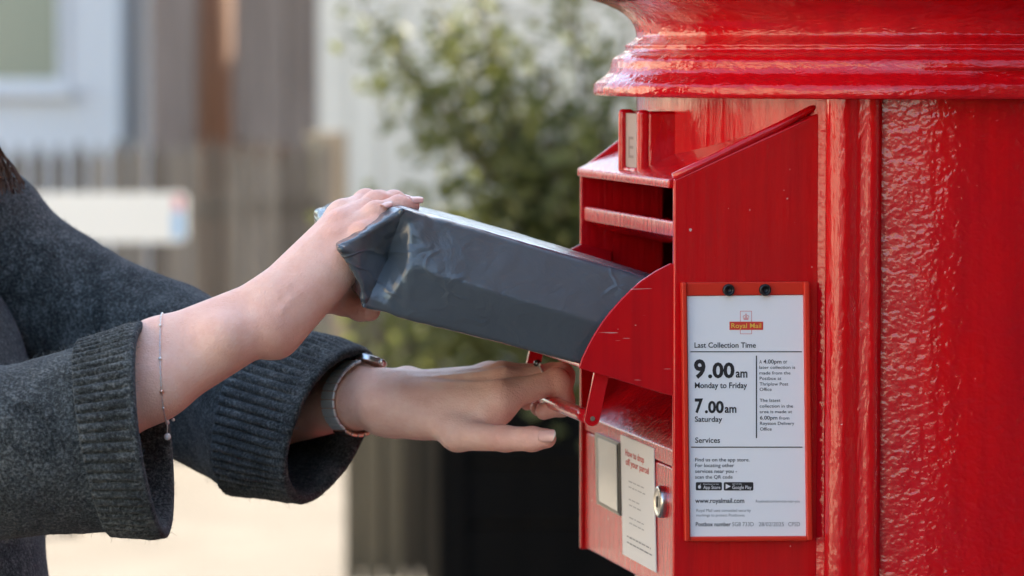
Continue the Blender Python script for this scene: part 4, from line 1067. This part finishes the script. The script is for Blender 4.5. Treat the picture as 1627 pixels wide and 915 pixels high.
# far sleeve
ff_ = ring_spec((556, 560), (497, 791), 2.895, .052, -66, 22); fb_ = ring_spec((418, 527), (372, 772), 2.965, .056, -52, 14)
fs_ = [fb_ + (ff_ - fb_) * .5, fb_, ring_spec((335, 477), (318, 742), 3.005, .060, -30, 10), ring_spec((245, 440), (225, 700), 3.04, .062, -20, 6), ring_spec((165, 398), (110, 640), 3.07, .064, -10, 0),
       ring_spec((95, 345), (10, 580), 3.085, .066, 0, 0), ring_spec((40, 280), (-80, 520), 3.085, .066, 0, 0), ring_spec((-30, 240), (-160, 470), 3.06, .062, 0, 0)]
rowsF = sleeve_rows(fs_, 14, 160, 7, .0065, 11)
tor = Field((-.84, 2.58, .66), (-.14, 3.32, 1.46), .0062)
for s_ in (-1, 1):
    tor.cone(hip + side * .085 * s_ - ZV * .10, mid_s + side * .085 * s_ - ZV * .14 + fwd * .015, .105, .112, .06)
    tor.cone(mid_s + side * .05 * s_ - ZV * .20 + fwd * .07, mid_s + side * .05 * s_ - ZV * .21 + fwd * .07, .075, .075, .06)
tor.cone(SH_R, SH_L, .062, .062, .06); tor.cone(mid_s + ZV * .03, mid_s + ZV * .075 + fwd * .012, .072, .064, .02)
tor.cone(hip + fwd * .155 - ZV * .06, mid_s + fwd * .085 - ZV * .22, .11, .10, .06)
vt, ft = tor.mesh()
of = Vector((5, 2, 9))
vt = np.array([p + np.array([.8, .1, .0]) * 0 + np.array(fwd) * .010 * mn.noise(Vector((p[0] * 6, p[1] * 9, p[2] * 3)) + of) for p in vt])
v1, f1 = loft(rowsN); v2, f2 = loft(rowsF)
SW = mesh_obj('jumper', np.concatenate([vt, v1, v2]), np.concatenate([ft, f1 + len(vt), f2 + len(vt) + len(v1)]), M_knit, PERSON, True)
cN, vN, fN = cuff(nf_, nb_, 62, 3, SW); cF, vF, fF = cuff(ff_, fb_, 54, 5, SW)
# woollen fuzz on the sleeves that are in view
def fuzz(sets, count, parent):
    R = np.random.default_rng(3); vs, fs = [], []
    for v, f, share in sets:
        f = np.asarray(f); c = v[f].mean(1); nrm = np.cross(v[f[:, 1]] - v[f[:, 0]], v[f[:, 3]] - v[f[:, 0]]); ar = np.linalg.norm(nrm, axis=1); nrm /= ar[:, None] + 1e-12
        inner = c.copy(); ok = c[:, 0] > -.42; pr = ar * ok; pr /= pr.sum(); pick = R.choice(len(f), int(count * share), p=pr)
        for i in pick:
            p = c[i] + (v[f[i, 0]] - c[i]) * R.uniform(-.9, .9) + (v[f[i, 1]] - c[i]) * R.uniform(-.9, .9)
            d = nrm[i] * R.uniform(-.2, 1) * R.choice((-1, 1)) + R.normal(0, .8, 3); d /= np.linalg.norm(d); ln = R.uniform(.0014, .0055); s_ = np.cross(d, R.normal(0, 1, 3)); s_ = s_ / np.linalg.norm(s_) * .00009
            m_ = p + d * ln * .55 + R.normal(0, .0003, 3); e = m_ + (d + R.normal(0, .5, 3)) * ln * .5; k = len(vs)
            vs.extend([p - s_, p + s_, m_ + s_, m_ - s_, e]); fs.extend([(k, k + 1, k + 2, k + 3), (k + 3, k + 2, k + 4)])
    me = mesh_obj('wool_fuzz', [Vector(x) for x in vs], fs, M_fuzz, parent, False, 'stuff')
fuzz([(v1, f1, .32), (v2, f2, .28), (vN, fN, .24), (vF, fF, .16)], 26000, SW)

# trousers, shoes, hair
tr = Field((-.75, 2.65, .03), (-.25, 3.2, .96), .0075)
for s_ in (-1, 1):
    tr.cone(hip + side * .075 * s_ + ZV * .03, hip + side * .085 * s_ + fwd * .012 - ZV * .39, .098, .068, .03); tr.cone(hip + side * .085 * s_ + fwd * .012 - ZV * .39, hip + side * .087 * s_ - ZV * .77, .068, .056, .03)
vt2, ft2 = tr.mesh(); mesh_obj('trousers', vt2, ft2, M_trousers, PERSON, True)
for s_ in (-1, 1):
    c = hip + side * .088 * s_; sh = Field(tuple(c - V(.17, .17, .86)), tuple(c + V(.24, .2, -.70)), .005)
    b0 = V(c.x, c.y, .045); sh.cone(b0 - fwd * .035, b0 + fwd * .145 - ZV * .010, .042, .036, .03); sh.cone(b0 + ZV * .02, b0 + ZV * .07, .045, .044, .03)
    vs_, fs2 = sh.mesh(); vs_[:, 2] = np.maximum(vs_[:, 2], .002); mesh_obj('shoe', vs_, fs2, M_shoe, PERSON, True)
hr = Field(tuple(HC - V(.20, .20, .36)), tuple(HC + V(.20, .20, .17)), .0045)
hr.ell(HC + ZV * .035 - fwd * .028, (.100, .086, .096), .02, rot)
for s_ in (-1, 1):
    hr.cone(HC + side * .072 * s_ - fwd * .02 + ZV * .02, HC + side * .080 * s_ - ZV * .15 - fwd * .03, .034, .032, .03)
    hr.cone(HC + side * .085 * s_ - ZV * .16 - fwd * .01, HC + side * .085 * s_ - ZV * .25 - fwd * .06, .034, .022, .03)
    hr.cone(HC + side * .05 * s_ - fwd * .07, HC + side * .05 * s_ - ZV * .26 - fwd * .09, .055, .045, .03)
hr.ell(HC - ZV * .02 + fwd * .085, (.055, .058, .085), .02, rot, True)
vh, fh = hr.mesh(); HAIR = mesh_obj('hair', vh, fh, M_hair, PERSON, True)
# loose strands on the far shoulder
R = random.Random(8)
sv, sf = [], []
for i in range(140):
    a = P(-30 + R.uniform(-25, 10), 215 + R.uniform(-20, 25), 2.985 + R.uniform(-.01, .02)); b_ = P(6 + R.uniform(-18, 24), 262 + R.uniform(-10, 22), 2.99 + R.uniform(-.012, .01)); c_ = P(14 + R.uniform(-30, 26), 296 + R.uniform(-8, 14), 2.995 + R.uniform(-.012, .01))
    pr = None
    for q in range(9):
        t = q / 8; p = a * (1 - t) ** 2 + b_ * 2 * t * (1 - t) + c_ * t * t; s_ = V(.0006, 0, .0005) * (1 - .6 * t); k = len(sv); sv.extend([p - s_, p + s_])
        if q: sf.append((k - 2, k - 1, k + 1, k))
mesh_obj('hair_strands', sv, sf, M_hair, HAIR, False, 'stuff')

# ------------------------------------------------------------------ jewellery
def around(c, axis, up, n, off, a0=0, a1=2 * math.pi, far=.06):
    """points on the arm all round its axis, found by casting inwards"""
    axis = axis.normalized(); u = (up - axis * up.dot(axis)).normalized(); w_ = axis.cross(u); out = []
    for k in range(n):
        a = a0 + (a1 - a0) * k / n; d = u * math.cos(a) + w_ * math.sin(a); h = BV.ray_cast(c + d * far, -d, far)
        p = h[0] if h[0] is not None else c + d * .03
        out.append((p + d * off, d))
    return out
def small_ball(name, c, r, mat, parent, seg=10):
    bm = bmesh.new(); bmesh.ops.create_uvsphere(bm, u_segments=seg, v_segments=seg - 2, radius=r)
    for v_ in bm.verts: v_.co += c
    return bm_obj(name, bm, mat, parent, True)
def bracelet():
    c = P(262, 583, 2.682); ax_ = (P(270, 580, 2.684) - P(255, 587, 2.680)); top, botm = P(262, 510, 2.66), P(272, 652, 2.66)
    axis = Vector((0, 1, 0)).cross(top - botm).normalized()
    pts = around(c, axis, ZV, 120, .0007)
    ps = [p for p, d in pts]
    lowest = min(range(120), key=lambda i: ps[i].z)
    r = empty('bracelet', ps[lowest], 'fine silver chain bracelet with small beads and a pearl drop', 'bracelet')
    vs, fs = [], []
    def ring_link(p, d, nrm, L_, W_):
        s_ = d.cross(nrm).normalized(); k0 = len(vs); a_n, b_n = 10, 5
        for i in range(a_n):
            a = 2 * math.pi * i / a_n; cc = p + d * math.cos(a) * L_ + s_ * math.sin(a) * W_; o_ = (d * math.cos(a) + s_ * math.sin(a))
            for q in range(b_n): b = 2 * math.pi * q / b_n; vs.append(cc + (o_ * math.cos(b) + nrm * math.sin(b)) * .00024)
        for i in range(a_n):
            for q in range(b_n): fs.append((k0 + i * b_n + q, k0 + i * b_n + (q + 1) % b_n, k0 + ((i + 1) % a_n) * b_n + (q + 1) % b_n, k0 + ((i + 1) % a_n) * b_n + q))
    for i in range(120):
        p, q = ps[i], ps[(i + 1) % 120]; d = (q - p).normalized(); nrm = pts[i][1]; nrm = (nrm - d * nrm.dot(d)).normalized()
        if i % 2: nrm = d.cross(nrm)
        ring_link((p + q) / 2, d, nrm, (q - p).length * .62, .0005)
    mesh_obj('chain', vs, fs, M_silver, r, True)
    # beads: where the photograph shows them on the near side
    for py_, rad, mt in ((520, .0011, M_silver), (568, .0013, M_silver), (620, .0015, M_gold), (645, .0010, M_silver)):
        i = min((k for k in range(120) if pts[k][1].y < 0), key=lambda k: abs(ps[k].z - P(265, py_, 2.66).z)); small_ball('bead', ps[i] + pts[i][1] * .0006, rad, mt, r)
    a = ps[lowest]; tube('drop_link', [a, a - ZV * .004, a - ZV * .0085], [.0005, .0004, .0004], M_silver, r, 8)
    small_ball('clasp', a - ZV * .0008, .0016, M_silver, r); small_ball('clasp', a + V(.004, .001, .001), .0013, M_silver, r)
    small_ball('pearl', a - ZV * .0108, .0025, M_pearl, r, 14)
bracelet()
def wristwatch():
    c = P(572, 631, 2.907); axis = (P(612, 637, 2.885) - P(500, 634, 2.95)).normalized()
    n = 30; pts = around(c, axis, ZV, n, .0022)
    u = (ZV - axis * ZV.dot(axis)).normalized(); w_ = axis.cross(u)
    r = empty('wristwatch', c, 'silver link bracelet wristwatch on the arm pulling the handle', 'watch')
    head = min(range(n), key=lambda i: -(pts[i][1].dot(u * .74 + V(0, 1, 0) * .67)))
    proto = None
    for i in range(n):
        if min((i - head) % n, (head - i) % n) <= 2: continue
        p, d = pts[i]; q = pts[(i + 1) % n][0]; o_ = pts[i - 1][0]; tdir = (q - o_).normalized(); half = (q - o_).length * .235
        clasp = d.z < -.80
        bm = bmesh.new(); ww = .0076 if not clasp else .0080
        box_bm(bm, p - axis * ww - tdir * half - d * .0010, axis * ww * 2, tdir * half * 2, d * (.0022 if not clasp else .0032))
        bevel(bm_obj('clasp' if clasp else 'link', bm, M_gold if clasp else M_watch, r), .0009)
    p, d = pts[head]; s1 = axis; s2 = d.cross(axis).normalized()
    def disc(name, rad, h0, h1, mat, parent):
        vs = [p + (s1 * math.cos(a) + s2 * math.sin(a)) * rad + d * h for h in (h0, h1) for a in np.linspace(0, 2 * math.pi, 40, endpoint=False)]
        fs = [tuple(range(40))[::-1], tuple(range(40, 80))] + [(k, (k + 1) % 40, 40 + (k + 1) % 40, 40 + k) for k in range(40)]
        return bevel(mesh_obj(name, vs, fs, mat, parent), .0006)
    cs = disc('case', .0124, -.0022, .0022, M_silver, r); disc('dial', .0106, .0022, .0025, M_sheet, cs); disc('crystal', .0110, .0026, .0032, newmat('watch_crystal', (.8, .85, .9), .03, spec=.8, Transmission_Weight=1.0), cs)
    tube('crown', [p + s1 * .0126 + d * .0, p + s1 * .0150 + d * .0], .0018, M_silver, cs, 10)
wristwatch()
def finger_ring():
    (a, ra), (b, rb) = LJ['middle'][0], LJ['middle'][1]
    c = a.lerp(b, .60); ax_ = (b - a).normalized(); u_ = (ZV - ax_ * ZV.dot(ax_)).normalized(); w_ = ax_.cross(u_); rr = (ra * .4 + rb * .6) + .0006
    pts = [(c + (u_ * math.cos(q) + w_ * math.sin(q)) * rr, u_ * math.cos(q) + w_ * math.sin(q)) for q in np.linspace(0, 2 * math.pi, 36, endpoint=False)]
    r = empty('finger_ring', c, 'silver ring with a dark stone on the hand holding the handle', 'ring')
    tube('band', [p for p, d in pts], .0010, M_silver, r, 8, closed=True)
    p, d = max(pts, key=lambda q: q[1].z)
    small_ball('stone', p + d * .0012, .0030, newmat('dark_stone', (.02, .02, .022), .06, spec=.8), r, 12); small_ball('bead', p + d * .0016 + V(.002, -.0025, -.001), .0013, M_pearl, r)
finger_ring()
